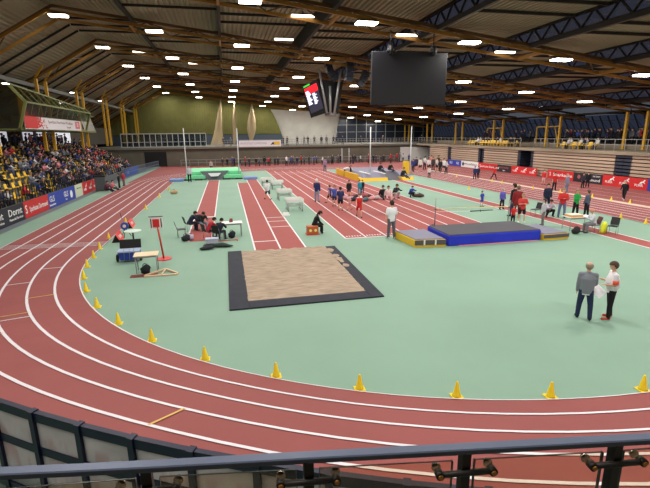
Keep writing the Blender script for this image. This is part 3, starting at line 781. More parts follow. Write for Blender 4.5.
# floor strip and wooden bench step between barrier and gallery
bm = B()
box(bm, -9, 12, -6, .25, 3.35, 3.5); tag(obj('gallery_floor_near', bm, M_conc), kind='structure', label='gallery the photographer stands on')

# foreground railing
ZR = 4.5
t = thing('glass_railing', 'dark steel hand railing with clamped glass panes on the near gallery edge', 'railing', (0, .95, 3.5))
O = Vector((0, .95, 3.5))
TP = [G(px, py, ZR) for px, py in ((-60, 469.5), (0, 466), (80, 462.5), (160, 458.5), (250, 453.5), (325, 449.3), (400, 445.3), (500, 440), (580, 435.6), (650, 431.8), (720, 428))]
bm = B(); w = .03
ringp = []
for i, p in enumerate(TP):
    d = (TP[min(i+1, len(TP)-1)]-TP[max(i-1, 0)]).normalized(); s = Vector((d.y, -d.x, 0))   # toward camera
    if s.y > 0: s = -s
    ringp.append([bm.verts.new(q-O) for q in (p+Vector((0, 0, -.003)), p+s*.003, p+s*(w-.003), p+s*w+Vector((0, 0, -.003)), p+s*w+Vector((0, 0, -.016)), p+Vector((0, 0, -.016)))])
for i in range(len(ringp)-1):
    for k in range(6): bm.faces.new((ringp[i][k], ringp[i][(k+1) % 6], ringp[i+1][(k+1) % 6], ringp[i+1][k]))
bm.faces.new(ringp[0]); bm.faces.new(ringp[-1])
obj('hand_rail', bm, mat('rail_paint', (88, 96, 116), .38, 0.2), t)
M_post = mat('post_paint', (38, 34, 32), .45, .2)
def rp(px, py, dz=0): return G(px, py, ZR)+Vector((0, 0, dz))
posts = []
for px, py in ((145.5, 463.5), (308, 455), (465.5, 446.5), (617, 438)):
    p = rp(px, py); p.y -= .0
    bm = B(); box(bm, p.x-.0125, p.x+.0125, p.y-.012-O.y, p.y+.012-O.y, 0, ZR-.014-3.5)
    obj('post', bm, M_post, t); posts.append(p)
zc = 4.5-.068
for p in posts[0:]:
    d = Vector((1, -.12, 0)).normalized(); nrm = Vector((.12, 1, 0)).normalized()
    c = Vector((p.x, p.y-.0, zc-.0))
    bm = B(); tube(bm, c-d*.07-nrm*.016-O, c+d*.07-nrm*.016-O, .0085, .0085, 12); obj('clamp_arm', bm, M_post, t)
    for s in (-1, 1):
        q = c+d*.072*s
        bm = B(); tube(bm, q-nrm*.024-O, q-nrm*.004-O, .0115, .0115, 18); a_ = obj('glass_clamp', bm, M_post, t)
        bm = B(); tube(bm, q+nrm*.012-O, q+nrm*.022-O, .013, .010, 18); obj('clamp_cap', bm, mat('chrome', (190, 190, 195), .2, 1.0), t)
        bm = B(); tube(bm, q-nrm*.028-O, q-nrm*.0245-O, .006, .007, 12); obj('bolt', bm, mat('brass', (170, 120, 60), .3, .8), t)
M_pane = glass_mat('pane_glass', (246, 238, 226), .05, .02)
ends = [Vector((posts[0].x-.5, posts[0].y+.06, 0))]+posts+[Vector((posts[-1].x+.42, posts[-1].y-.05, 0))]
for a, b in zip(ends, ends[1:]):
    a = Vector((a.x, a.y, 0)); b = Vector((b.x, b.y, 0)); d = (b-a).normalized(); nrm = Vector((-d.y, d.x, 0))
    a = a+d*.03; b = b-d*.03
    bm = B(); zt = 4.5-.045; zb_ = 3.6
    hexa(bm, (a+Vector((0, 0, zb_))-O, b+Vector((0, 0, zb_))-O, b+nrm*.008+Vector((0, 0, zb_))-O, a+nrm*.008+Vector((0, 0, zb_))-O),
             (a+Vector((0, 0, zt))-O, b+Vector((0, 0, zt))-O, b+nrm*.008+Vector((0, 0, zt))-O, a+nrm*.008+Vector((0, 0, zt))-O))
    g_ = obj('glass_pane', bm, M_pane, t)
    bm = B()
    for (p, q) in ((a+Vector((0, 0, zt)), b+Vector((0, 0, zt))), (a+Vector((0, 0, zb_)), a+Vector((0, 0, zt))), (b+Vector((0, 0, zb_)), b+Vector((0, 0, zt)))):
        bar(bm, p+nrm*.004-O, q+nrm*.004-O, .004, .001) if abs(p.z-q.z) < .01 else box(bm, p.x-.0006, p.x+.0006, p.y-.0-O.y, p.y+.0095-O.y, p.z-O.z, q.z-O.z)
    obj('pane_edge', bm, mat('glass_edge', (70, 80, 78), .3), g_)
# ------------------------------------------------------------------ people
def remesh(bm, vox, smooth=3):
    me = bpy.data.meshes.new('tmp'); bm.to_mesh(me); bm.free()
    o = bpy.data.objects.new('tmp', me); COL.objects.link(o)
    m = o.modifiers.new('r', 'REMESH'); m.mode = 'VOXEL'; m.voxel_size = vox; m.use_smooth_shade = True
    s = o.modifiers.new('s', 'SMOOTH'); s.iterations = smooth; s.factor = .5
    dg = bpy.context.evaluated_depsgraph_get(); dg.update()
    r = bpy.data.meshes.new_from_object(o.evaluated_get(dg))
    bpy.data.objects.remove(o); bpy.data.meshes.remove(me)
    for p in r.polygons: p.use_smooth = True
    return r
def ell(bm, c, r, M=None, n=12):
    T = Matrix.Translation(c)
    if M is not None: T = T @ M
    bmesh.ops.create_uvsphere(bm, u_segments=n, v_segments=max(6, n*2//3), radius=1, matrix=T @ Matrix.Diagonal((*r, 1)))
def cap(bm, a, b, r0, r1, n=10):
    a = Vector(a); b = Vector(b)
    tube(bm, a, b, r0, r1, n); ell(bm, a, (r0,)*3, n=n); ell(bm, b, (r1,)*3, n=n)
def loftt(bm, C, RX, RY, X, n=14):
    """elliptical rings along C; X is the sideways axis"""
    rings = []
    for i, c in enumerate(C):
        d = (C[min(i+1, len(C)-1)]-C[max(i-1, 0)]).normalized(); y = d.cross(X).normalized()
        rings.append([bm.verts.new(c+X*RX[i]*math.cos(2*PI*k/n)+y*RY[i]*math.sin(2*PI*k/n)) for k in range(n)])
    for i in range(len(rings)-1):
        for k in range(n): bm.faces.new((rings[i][k], rings[i][(k+1) % n], rings[i+1][(k+1) % n], rings[i+1][k]))
    bm.faces.new(rings[0][::-1]); bm.faces.new(rings[-1])
def dirv(fwd_deg, out_deg, side):
    a = R(fwd_deg); o = R(out_deg)
    v = Vector((side*math.sin(o), math.sin(a)*math.cos(o), -math.cos(a)*math.cos(o)))
    return v
POSES = dict(
    stand=dict(arms=((6, 8, 12, 0), (-4, 8, 14, 0)), legs=((3, 4, 2), (-3, 4, 2))),
    armsfold=dict(arms=((22, 12, 78, 52), (24, 12, 74, 56)), legs=((4, 6, 2), (-3, 6, 2))),
    hold=dict(arms=((12, 6, 92, 14), (12, 6, 86, 14)), legs=((4, 5, 3), (-4, 5, 3)), head=14),
    onehand=dict(arms=((14, 6, 62, 10), (0, 8, 10, 0)), legs=((3, 5, 2), (-6, 7, 6))),
    hips=dict(arms=((-18, 34, 70, 60), (-18, 34, 70, 60)), legs=((4, 8, 2), (-3, 8, 2))),
    walk=dict(arms=((-22, 6, 20, 0), (26, 6, 24, 0)), legs=((26, 3, 6), (-20, 3, 18)), lean=4),
    run=dict(arms=((-40, 8, 90, 0), (38, 8, 92, 0)), legs=((48, 2, 50), (-22, 2, 26)), lean=12),
    sit=dict(arms=((24, 8, 46, 12), (26, 8, 42, 12)), legs=((84, 8, 84), (80, 8, 78)), lean=6, sit=.44),
    sit2=dict(arms=((38, 10, 74, 26), (34, 8, 80, 30)), legs=((86, 10, 88), (84, 6, 84)), lean=14, head=10, sit=.44),
    sit3=dict(arms=((10, 14, 28, 0), (48, 8, 20, 10)), legs=((82, 12, 74), (86, 4, 92)), lean=-4, sit=.44),
    lean=dict(arms=((56, 8, 50, 20), (52, 8, 56, 20)), legs=((86, 10, 92), (84, 8, 80)), lean=36, head=20, sit=.44),
    boxsit=dict(arms=((16, 6, 34, 10), (20, 6, 30, 10)), legs=((84, 8, 88), (76, 8, 74)), lean=24, head=26, sit=.44),
    hunch=dict(arms=((44, 8, 60, 26), (40, 8, 60, 26)), legs=((86, 10, 92), (84, 8, 84)), lean=34, head=20, sit=.44),
    floorsit=dict(arms=((30, 10, 30, 10), (-20, 14, 6, 0)), legs=((92, 10, 40), (94, 8, 30)), lean=10, sit=.12),
    squat=dict(arms=((60, 8, 40, 14), (56, 8, 46, 14)), legs=((104, 12, 132), (98, 10, 126)), lean=30, head=0),
    bend=dict(arms=((78, 6, 10, 0), (70, 6, 14, 0)), legs=((12, 5, 14), (-2, 5, 6)), lean=72, head=30),
    righthand=dict(arms=((0, 7, 14, 0), (12, 8, 48, 10)), legs=((4, 6, 2), (-5, 7, 4)), head=4),
    paper=dict(arms=((2, 10, 88, 10), (8, 6, 96, 10)), legs=((4, 5, 3), (-5, 5, 3)), head=10),
    reach=dict(arms=((150, 14, 10, 0), (20, 8, 40, 0)), legs=((8, 5, 4), (-6, 5, 4))),
)
def skeleton(p):
    P = POSES[p]; lean = R(P.get('lean', 0)); J = {}
    J['pel'] = Vector((0, 0, 0)); up = Vector((0, math.sin(lean), math.cos(lean)))
    J['up'] = up; J['neck'] = up*.52; hl = lean+R(P.get('head', 0))-lean*.35; hu = Vector((0, math.sin(hl), math.cos(hl))); J['hu'] = hu
    J['head'] = up*.52+hu*.18
    for i, s in enumerate((-1, 1)):
        a, o, e, inn = P['arms'][i]
        sh = up*.455+Vector((s*.195, 0, 0)); d1 = dirv(a, o, s); el_ = sh+d1*.285
        d2 = dirv(a+e, 0, s); d2 = (Matrix.Rotation(R(inn)*s, 3, 'Z') @ d2).normalized(); wr = el_+d2*.25
        J['sh', s], J['el', s], J['wr', s], J['hd', s] = sh, el_, wr, d2
        a, o, k = P['legs'][i]
        hp = Vector((s*.09, 0, -.02)); d1 = dirv(a, o, s); kn = hp+d1*.43; d2 = dirv(a-k, o*.3, s); an = kn+d2*.41
        J['hp', s], J['kn', s], J['an', s] = hp, kn, an
        ft = Vector((s*.12, 1, 0)) if P.get('sit') != .12 else Vector((s*.2, .5, .9))
        fd = a-k
        if fd < -30: ft = Vector((0, math.cos(R(-fd-20)), -math.sin(R(-fd-20))))
        J['toe', s] = an+ft.normalized()*.17+Vector((0, 0, -.045)); J['heel', s] = an+Vector((0, -.03, -.045))
    if 'sit' in P: z = P['sit']+.09
    else: z = .03-min(min(J['toe', s].z, J['heel', s].z) for s in (-1, 1))
    for k in list(J):
        if k in ('up', 'hu') or k[0] == 'hd': continue
        J[k] = J[k]+Vector((0, 0, z))
    return J
MC = {}
XA = Vector((1, 0, 0))
def torso(bm, J, g, low=0.0, top=True, fat=1.0):
    up = J['up']; p = J['pel']
    C = [p+up*v for v in (-.09-low, -.02, .1, .22, .34, .43)]+([p+up*.48] if top else [])
    RX = [.172, .178, .165*fat, .178*fat, .2*min(fat, 1.15), .185]+([.095] if top else [])
    RY = [.11, .125, .118*fat, .125*fat, .13*min(fat, 1.1), .1]+([.06] if top else [])
    loftt(bm, C, [r+g for r in RX], [r+g for r in RY], XA)
def shoulders(bm, J, r1, r2):
    cap(bm, J['sh', -1], J['sh', 1], r1, r1)
    for s in (-1, 1): cap(bm, J['neck']-J['up']*.02, J['sh', s]+J['up']*.012, r2, r2)
def hand(bm, J, s, det):
    w = J['wr', s]; d = J['hd', s]
    sd = d.cross(Vector((0, 0, 1))); sd = XA.copy() if sd.length < .2 else sd.normalized()
    nrm = sd.cross(d).normalized()
    # palm width direction: forward/back for a hanging arm
    wd = nrm if abs(d.z) > .6 else sd
    nn_ = d.cross(wd).normalized()
    M = Matrix((wd, nn_, d)).transposed().to_4x4()
    ell(bm, w+d*.045, (.038, .018, .052), M, 10)
    if det:
        for k in range(4):
            b = w+d*.082+wd*(-.027+.018*k); ln = (.03, .036, .034, .026)[k]; cu = nn_*(.010 if s > 0 else -.010)
            m_ = b+d*ln+cu*.6; cap(bm, b-d*.02, m_, .0088, .008, 6); cap(bm, m_, m_+d*ln*.72+cu*1.6, .008, .0068, 6)
        b = w+d*.03+wd*.03; cap(bm, b, b+d*.03+wd*.022, .011, .0095, 6); cap(bm, b+d*.03+wd*.022, b+d*.056+wd*.026, .0095, .008, 6)
    else:
        for k in range(4):
            b = w+d*.08+wd*(-.027+.018*k); cap(bm, b-d*.02, b+d*(.05, .06, .055, .042)[k], .009, .008, 5)
        b = w+d*.03+wd*.03; cap(bm, b, b+d*.045+wd*.024, .011, .009, 5)
def get_meshes(pose, vox, sleeve, legs, hair, fat):
    key = (pose, vox, sleeve, legs, hair, fat)
    if key in MC: return MC[key]
    J = skeleton(pose); det = vox < .011
    hu = J['hu']; hc = J['head']; hf = XA.cross(hu)*-1
    if hf.y < 0: hf = -hf
    HM = Matrix((XA, hf, hu)).transposed().to_4x4() @ Matrix.Scale(1.12, 4)
    # body
    bm = B(); torso(bm, J, -.012, fat=fat); shoulders(bm, J, .06, .04)
    cap(bm, J['neck']-J['up']*.06, hc-hu*.06, .056, .05)
    ell(bm, hc+hu*.02, (.074, .093, .096), HM, 16); ell(bm, hc-hu*.045+hf*.022, (.055, .066, .066), HM, 12)
    ell(bm, hc-hu*.008+hf*.098, (.013, .02, .024), HM, 8)
    ell(bm, hc-hu*.058+hf*.083, (.024, .01, .008), HM, 8)
    for s in (-1, 1): ell(bm, hc+XA*.077*s-hu*.005, (.012, .022, .032), HM, 8)
    for s in (-1, 1):
        ell(bm, J['sh', s], (.055, .055, .055)); cap(bm, J['sh', s], J['el', s], .047, .038); cap(bm, J['el', s], J['wr', s], .038, .026)
        hand(bm, J, s, det)
        cap(bm, J['hp', s], J['kn', s], .085, .054); cap(bm, J['kn', s], J['an', s]+(J['kn', s]-J['an', s])*.45, .054, .052); cap(bm, J['an', s]+(J['kn', s]-J['an', s])*.5, J['an', s], .05, .034)
        cap(bm, J['heel', s], J['toe', s], .032, .026)
    body = remesh(bm, vox if not det else .0075, 2 if det else 1)
    # hair
    bm = B()
    if hair != 'none':
        bmesh.ops.create_uvsphere(bm, u_segments=18, v_segments=14, radius=1, matrix=Matrix.Translation(hc+hu*.026-hf*.004) @ HM @ Matrix.Diagonal((.084, .102, .104, 1)))
        inv = (Matrix.Translation(hc) @ HM).inverted(); dl = []
        for v in bm.verts:
            q = inv @ v.co
            lim = (.035 if q.y > .045 else (-.012 if q.y > -.0 else -.06)) if hair != 'long' else (.045 if q.y > .04 else -.09)
            if hair == 'fringe' and q.z > .085: dl.append(v); continue
            if q.z < lim: dl.append(v)
        bmesh.ops.delete(bm, geom=dl, context='VERTS')
        bmesh.ops.solidify(bm, geom=bm.faces[:], thickness=-.014)
        if hair == 'long': cap(bm, hc-hf*.07, hc-hf*.085-hu*.17, .05, .03)
        if hair == 'tail': cap(bm, hc-hf*.1+hu*.03, hc-hf*.15-hu*.12, .028, .012)
    hm = bpy.data.meshes.new('hair'); bm.to_mesh(hm); bm.free()
    for p in hm.polygons: p.use_smooth = True
    # top
    bm = B(); torso(bm, J, .014, low=.03, fat=fat); shoulders(bm, J, .072, .05)
    for s in (-1, 1):
        ell(bm, J['sh', s], (.068, .066, .064))
        if sleeve == 'long': cap(bm, J['sh', s], J['el', s], .072, .058); cap(bm, J['el', s], J['wr', s]+J['hd', s]*-.005, .058, .043)
        elif sleeve == 'short': cap(bm, J['sh', s], J['sh', s].lerp(J['el', s], .78), .074, .07)
    if sleeve == 'long': cap(bm, J['neck']-J['up']*.07, J['neck']-J['up']*.0, .075, .062)
    top = remesh(bm, max(vox, .013), 2)
    # trousers
    bm = B(); up = J['up']; p = J['pel']
    loftt(bm, [p+up*.08, p+up*.0, p-up*.07, p-up*.12], [.172, .19, .186, .15], [.125, .138, .132, .1], XA)
    for s in (-1, 1):
        k1 = J['hp', s].lerp(J['kn', s], .78 if legs == 'short' else 1)
        cap(bm, J['hp', s], k1, .108, .088 if legs == 'short' else .078)
        if legs == 'long': cap(bm, J['kn', s], J['an', s], .078, .062)
    tr = remesh(bm, max(vox, .013), 2)
    # shoes
    bm = B()
    for s in (-1, 1):
        h_, t_ = J['heel', s], J['toe', s]
        cap(bm, h_+Vector((0, 0, .012)), t_, .042, .034); cap(bm, h_+Vector((0, 0, .03)), h_.lerp(t_, .5)+Vector((0, 0, .012)), .04, .038)
    sh = remesh(bm, max(vox*.8, .011), 1)
    zmin = min(v.co.z for v in sh.vertices)
    if 'sit' not in POSES[pose] :
        for m in (body, hm, top, tr, sh): m.transform(Matrix.Translation((0, 0, -zmin)))
        for k in list(J):
            if k in ('up', 'hu') or k[0] == 'hd': continue
            J[k] = J[k]-Vector((0, 0, zmin))
    r = dict(body=body, hair=hm, top=top, trousers=tr, shoes=sh, J=J, HM=HM)
    for k in ('body', 'hair', 'top', 'trousers', 'shoes'):
        r[k].materials.clear(); r[k].materials.append(M_black)
    MC[key] = r
    return r
SK = [mat('skin_a', (214, 168, 142), .6), mat('skin_b', (190, 140, 112), .6), mat('skin_c', (140, 96, 72), .6)]
CM = {}
def cm(c):
    c = tuple(c)
    if c not in CM: CM[c] = mat('cloth_%d_%d_%d' % c, c, .85)
    return CM[c]
CMB = {}
def combined(ms):
    k = ms['body'].name
    if k in CMB: return CMB[k]
    bm = B(); 
    for i, nm in enumerate(('body', 'hair', 'top', 'trousers', 'shoes')):
        n0 = len(bm.faces); bm.from_mesh(ms[nm]); bm.faces.ensure_lookup_table()
        for f in bm.faces[n0:]: f.material_index = i
    me = bpy.data.meshes.new('person'); bm.to_mesh(me); bm.free()
    for i in range(5): me.materials.append(M_black)
    CMB[k] = me
    return me
CROWD = []; NP = [0]
def person(label, loc, rz, **k):
    if k.get('parts', True) is False or k.get('vox') == .03 and k.get('group'): CROWD.append((label, Vector(loc), rz, k)); return None
    NP[0] += 1; return person_(label, loc, rz, **k)
def person_(label, loc, rz, pose='stand', top=(60, 60, 70), legs=(40, 42, 50), hair=(50, 40, 34), shoes=(40, 40, 40), skin=0, h=1.75, sleeve='long', leglen='long', hs='short', vox=.02, fat=1.0, group=None, parts=True, tnm='jacket', cat='person'):
    ms = get_meshes(pose, vox, sleeve, leglen, hs, fat)
    s = h/1.75
    if not parts:
        o = bpy.data.objects.new('person', combined(ms)); COL.objects.link(o)
        o.location = loc; o.rotation_euler = (0, 0, rz); o.scale = (s, s, s)
        for i, m in enumerate((SK[skin], cm(hair), cm(top), cm(legs), cm(shoes))):
            o.material_slots[i].link = 'OBJECT'; o.material_slots[i].material = m
        return tag(o, label, cat, group)
    t = thing('person', label, cat, loc, rz, group); t.scale = (s, s, s)
    for nm, key, m in (('body', 'body', SK[skin]), ('hair', 'hair', cm(hair)), (tnm, 'top', cm(top)), ('shorts' if leglen == 'short' else 'trousers', 'trousers', cm(legs)), ('shoes', 'shoes', cm(shoes))):
        if not len(ms[key].vertices): continue
        o = bpy.data.objects.new(nm, ms[key]); COL.objects.link(o); o.parent = t
        o.material_slots[0].link = 'OBJECT'; o.material_slots[0].material = m
    t['_j'] = 0; del t['_j']
    return t
def field(label, px, py, rz, hp=None, **k):
    """stand someone on the floor point seen at px,py; rz 0 = looking away down the hall"""
    p = G(px, py)
    if hp is not None:
        top = AY(px, hp, p.y).z
        if 1.0 < top < 2.1: k['h'] = top/1.0 if k.get('pose', 'stand') in ('stand', 'armsfold', 'hold', 'onehand', 'hips', 'walk', 'run', 'reach') else k.get('h', 1.7)
    return person(label, p, rz, **k)
PI2 = PI/2
# the two officials on the right
m1 = field('man in grey jumper and dark blue jeans, grey hair, standing on the green floor', 582.5, 318.5, R(-34), 259.5, pose='righthand', top=(128, 134, 144), legs=(34, 46, 78), hair=(150, 138, 122), shoes=(24, 26, 32), vox=.0105, hs='fringe', tnm='jumper', fat=1.1)
def eyes(t, ms, s=1):
    J = ms['J']; HM = ms['HM']; c = J['head']
    for sx in (-1, 1):
        bm = B(); ell(bm, c+HM.to_3x3() @ Vector((.03*sx, .086, .012)), (.009, .006, .006), None, 8)
        obj('eye', bm, M_black, t)
eyes(m1, get_meshes('righthand', .0105, 'long', 'long', 'fringe', 1.1))
ms = get_meshes('righthand', .0105, 'long', 'long', 'fringe', 1.1)
bm = B(); torso(bm, ms['J'], .004, low=.06, fat=1.1)
dl = [v for v in bm.verts if v.co.z > ms['J']['pel'].z+.02]; bmesh.ops.delete(bm, geom=dl, context='VERTS')
obj('shirt_hem', bm, cm((226, 228, 230)), m1)
m2 = field('man in white t-shirt and black trousers with orange armband and red shoes, holding paper', 607.5, 318, R(62), 258, pose='paper', top=(226, 222, 226), legs=(22, 22, 28), hair=(84, 66, 54), shoes=(222, 84, 62), vox=.0105, sleeve='short', tnm='t_shirt', fat=1.42)
ms2 = get_meshes('paper', .0105, 'short', 'long', 'short', 1.42); eyes(m2, ms2)
J = ms2['J']
bm = B(); a = J['sh', -1].lerp(J['el', -1], .5); b = J['sh', -1].lerp(J['el', -1], .92); tube(bm, a, b, .082, .077, 16); obj('armband', bm, cm((232, 96, 70)), m2)
pw = m2.matrix_basis @ (J['wr', 1]+J['hd', 1]*.1)
bm = B(); box(bm, -.17, .17, -.003, .003, -.06, .34)
t = tag(obj('paper_sheet', bm, mat('paper_white', (248, 248, 252), .6)), 'white sheet of paper held by the man in the white t-shirt', 'paper')
t.location = AY(601.5, 294, pw.y-.1); t.rotation_euler = (R(-48), R(-24), R(10))
pw = m1.matrix_basis @ (get_meshes('righthand', .0105, 'long', 'long', 'fringe', 1.1)['J']['wr', 1]+Vector((0, .06, -.08)))
bm = B(); box(bm, -.02, .02, -.16, .16, -.012, .012)
t = tag(obj('folder', bm, M_black), 'small dark folder in the right hand of the man in the grey jumper', 'folder'); t.location = pw; t.rotation_euler = (R(-12), 0, R(-60))

field('man in white t-shirt and grey trousers standing left of the yellow edged mat', 391, 238.5, R(10), 201, top=(232, 232, 236), legs=(92, 92, 100), hair=(52, 40, 36), shoes=(225, 225, 225), sleeve='short', pose='hips' if 0 else 'stand', vox=.014, tnm='t_shirt')
field('person in blue jacket and light jeans with white hair standing on the sprint lanes', 317, 202, R(-30), 179, top=(36, 42, 92), legs=(130, 140, 165), hair=(225, 222, 220), vox=.016, pose='onehand')
field('young athlete in blue vest and black shorts, leftmost of the cluster on the sprint lanes', 330, 203, R(40), 184.5, top=(52, 66, 140), legs=(28, 30, 40), sleeve='none', leglen='short', pose='walk', vox=.02, tnm='vest', hair=(90, 66, 50))
field('young athlete in bright blue vest, middle of the cluster on the sprint lanes', 334.5, 206, R(160), 185.5, top=(70, 88, 170), legs=(40, 44, 70), sleeve='none', leglen='short', vox=.02, tnm='vest', hair=(120, 92, 64))
field('young athlete in navy vest and black shorts, rightmost of the cluster, turned away', 340.5, 210.5, R(-20), 187, top=(44, 50, 96), legs=(20, 22, 28), sleeve='short', leglen='short', vox=.02, tnm='vest', hair=(60, 46, 38))
field('athlete in dark top in front of the bags on the sprint lanes', 349, 197, R(170), 180.5, top=(26, 28, 36), legs=(30, 30, 40), leglen='short', vox=.02)
field('child in pale pink top walking just left of the red vest runner', 349.5, 210, R(100), 194, top=(226, 170, 170), legs=(200, 130, 130), leglen='short', pose='walk', vox=.02, sleeve='short', hair=(140, 100, 70))
field('runner in red vest with white number on the sprint lanes facing the camera', 359, 217, R(172), 193, top=(200, 44, 46), legs=(190, 40, 44), leglen='short', sleeve='none', pose='walk', vox=.016, tnm='vest', hair=(110, 80, 60), hs='tail')
field('person wrapped in turquoise towel standing by the bags', 359.5, 194.5, R(190), 180, top=(40, 150, 170), legs=(44, 140, 160), vox=.02, hair=(40, 34, 40), tnm='towel')
field('athlete in dark tracksuit right behind the turquoise towel', 362.3, 193.5, R(150), 180, top=(30, 34, 48), legs=(36, 44, 80), vox=.02)
field('athlete in black sitting on the lanes, leftmost of the three seated right of the bags', 382.5, 198.5, R(180), None, pose='floorsit', top=(24, 26, 34), legs=(34, 34, 44), vox=.02, h=1.9)
field('athlete in white top sitting between two darker ones on the lanes', 388, 199, R(170), None, pose='floorsit', top=(224, 200, 200), legs=(210, 150, 150), vox=.02, h=1.9)
field('athlete in dark top and pale trousers sitting rightmost of three beside the bags', 394, 198.5, R(200), None, pose='squat', top=(40, 42, 50), legs=(190, 180, 178), vox=.02, h=1.9)
field('small person in blue crouching on the green edge next to a dark bag', 410, 197, R(200), None, pose='squat', top=(38, 66, 160), legs=(24, 28, 44), vox=.02, h=1.5)
field('person in white shirt and dark trousers standing left of the walking group', 429, 178, R(180), 166.5, top=(222, 206, 206), legs=(60, 50, 56), vox=.03)
t = field('woman in black with black hair sitting on the small wooden box, facing right', 314.5, 233, R(-95), None, pose='boxsit', top=(20, 20, 24), legs=(22, 22, 26), hair=(24, 20, 20), shoes=(225, 222, 220), vox=.014, hs='long', h=1.7)
field('person in white top and dark shorts walking between the hurdles and the red runway', 268, 199.5, R(20), 179.5, pose='walk', top=(226, 228, 232), legs=(56, 62, 80), sleeve='short', leglen='short', vox=.02, tnm='t_shirt')
field('child in blue kit standing by the crossbar stand on the green floor', 481.5, 206.5, R(200), 191, top=(44, 74, 170), legs=(60, 84, 170), leglen='short', sleeve='short', vox=.02, tnm='t_shirt')
field('person in purple top and black trousers standing left of the red shirts', 501.5, 209.5, R(190), 188.5, top=(96, 90, 180), legs=(26, 26, 34), vox=.02, hair=(190, 180, 190))
field('person in black jacket behind the maroon tracksuit at the high jump', 512, 216, R(30), 184, top=(34, 36, 46), legs=(70, 60, 100), vox=.02)
field('tall person in maroon tracksuit standing behind the blue mat', 516, 218, R(-10), 186, top=(140, 36, 42), legs=(128, 34, 40), hair=(120, 100, 80), vox=.02)
field('athlete in red shirt and black shorts behind the blue mat', 521, 222.5, R(160), 185, pose='reach' if 0 else 'armsfold', top=(206, 60, 58), legs=(22, 22, 28), leglen='short', sleeve='short', vox=.02, hair=(160, 130, 100), tnm='t_shirt', shoes=(230, 228, 220))
field('child in red shirt and black trousers right behind the blue mat', 512.5, 223.5, R(180), 205.5, top=(206, 44, 44), legs=(22, 22, 28), vox=.02, sleeve='short', tnm='t_shirt')
field('person in pale grey hooded top and grey trousers right of the blue mat', 542, 225.5, R(60), 199, top=(186, 186, 194), legs=(116, 106, 108), vox=.016, tnm='hoodie', hair=(70, 56, 60))
field('person in pale lilac top crouching behind the pale grey hooded one', 548, 216.5, R(160), None, pose='squat', top=(186, 178, 196), legs=(26, 28, 34), vox=.018, h=1.75)
field('man in navy jacket behind the crouching person', 546, 210, R(170), 184, top=(30, 38, 62), legs=(34, 38, 60), vox=.02)
field('man in red jacket and blue jeans standing with folded arms', 561, 217.3, R(150), 188.5, pose='armsfold', top=(206, 52, 50), legs=(96, 110, 150), vox=.016, hair=(150, 120, 100))
field('man in bright green jacket and black trousers with folded arms', 574.5, 216.5, R(190), 189.5, pose='armsfold', top=(40, 160, 74), legs=(20, 20, 26), vox=.016, hair=(140, 120, 90))
field('man in slate blue jumper and black trousers right of the green jacket', 585.5, 216.7, R(20), 190.5, top=(88, 96, 116), legs=(24, 24, 30), vox=.016, hair=(90, 66, 54))
field('person in red top and black trousers on the red area before the far boards', 553.7, 190.8, R(180), 172.5, top=(204, 48, 50), legs=(26, 26, 32), vox=.022, sleeve='short', tnm='t_shirt')
field('person in grey top and grey trousers left of the black board', 565.8, 193, R(200), 174, top=(128, 134, 156), legs=(110, 116, 140), vox=.022, hair=(180, 150, 130))
field('red and white dressed person at the stair opening', 543, 184.5, R(180), 170, top=(210, 50, 60), legs=(220, 190, 190), vox=.03, leglen='short')
field('person in dark jacket, left one of the pair before the black board', 582.3, 188, R(190), 173, top=(64, 62, 78), legs=(26, 26, 30), vox=.022)
field('person in black, right one of the pair before the black board', 587, 187.3, R(150), 172.5, top=(28, 28, 36), legs=(26, 26, 30), vox=.022)
field('person in black with white shoes walking on the red area at the right', 623.3, 199.7, R(120), 180, pose='walk', top=(22, 22, 28), legs=(22, 22, 26), shoes=(240, 236, 232), vox=.018, hair=(170, 150, 140))
field('person in dark blue, left one of two beside the pale strip', 474.5, 179.3, R(180), 166.5, top=(40, 52, 110), legs=(24, 28, 48), vox=.025)
field('person in navy, right one of two beside the pale strip', 477.8, 178.8, R(120), 166.5, top=(36, 40, 70), legs=(24, 24, 32), vox=.025)
field('person in red top and black leggings walking before the red board', 493.7, 179.3, R(200), 166.5, pose='walk', top=(206, 44, 50), legs=(24, 22, 28), vox=.025)
wk = [(413, 172, (50, 66, 130)), (420, 171.5, (226, 222, 222)), (424.5, 169.5, (230, 226, 226)), (428.5, 171, (224, 220, 222)), (433, 170.5, (70, 66, 70)), (436.5, 171.5, (214, 208, 206)), (440, 172.5, (36, 34, 40)), (443.5, 172, (228, 226, 230)), (446, 173.5, (190, 188, 196)), (416, 170, (60, 62, 80)), (431, 169, (200, 130, 120)), (438, 169, (60, 56, 60))]
nmz = {(50, 66, 130): 'blue', (226, 222, 222): 'white', (70, 66, 70): 'grey', (36, 34, 40): 'black', (200, 130, 120): 'pink'}
for i, (px, py, c) in enumerate(wk):
    field(['athlete in blue jacket at the left end of the group by the vault mat', 'athlete in white shirt, second from the left of the group in the far red lane', 'athlete in white shirt, third of the group in the far lane', 'athlete in white shirt in the middle of the far group', 'athlete in dark grey shirt in the middle of the far group', 'athlete in cream shirt in the right half of the far group', 'athlete in black in the right half of the far group', 'athlete in bright white top near the right end of the far group', 'athlete in light grey top, last on the right of the far group', 'athlete in dark blue behind the left end of the far group', 'athlete in pink shirt half hidden in the far group', 'athlete in dark grey half hidden behind the right of the far group'][i],
          px, py, R(150+30*(i % 3)), py-13.5, pose=('walk', 'stand', 'hold')[i % 3], top=c, legs=((30, 30, 36), (60, 50, 50), (40, 44, 60))[i % 3], vox=.03, leglen=('long', 'short')[i % 2], parts=False)
field('person with white top bending forward behind the yellow mat edge', 344.5, 176.5, R(-90), None, pose='bend', top=(220, 214, 216), legs=(30, 34, 52), vox=.022, h=1.8)
field('person in black standing next to the bending one', 350.7, 177, R(90), 165.5, top=(28, 28, 34), legs=(24, 24, 28), vox=.022)
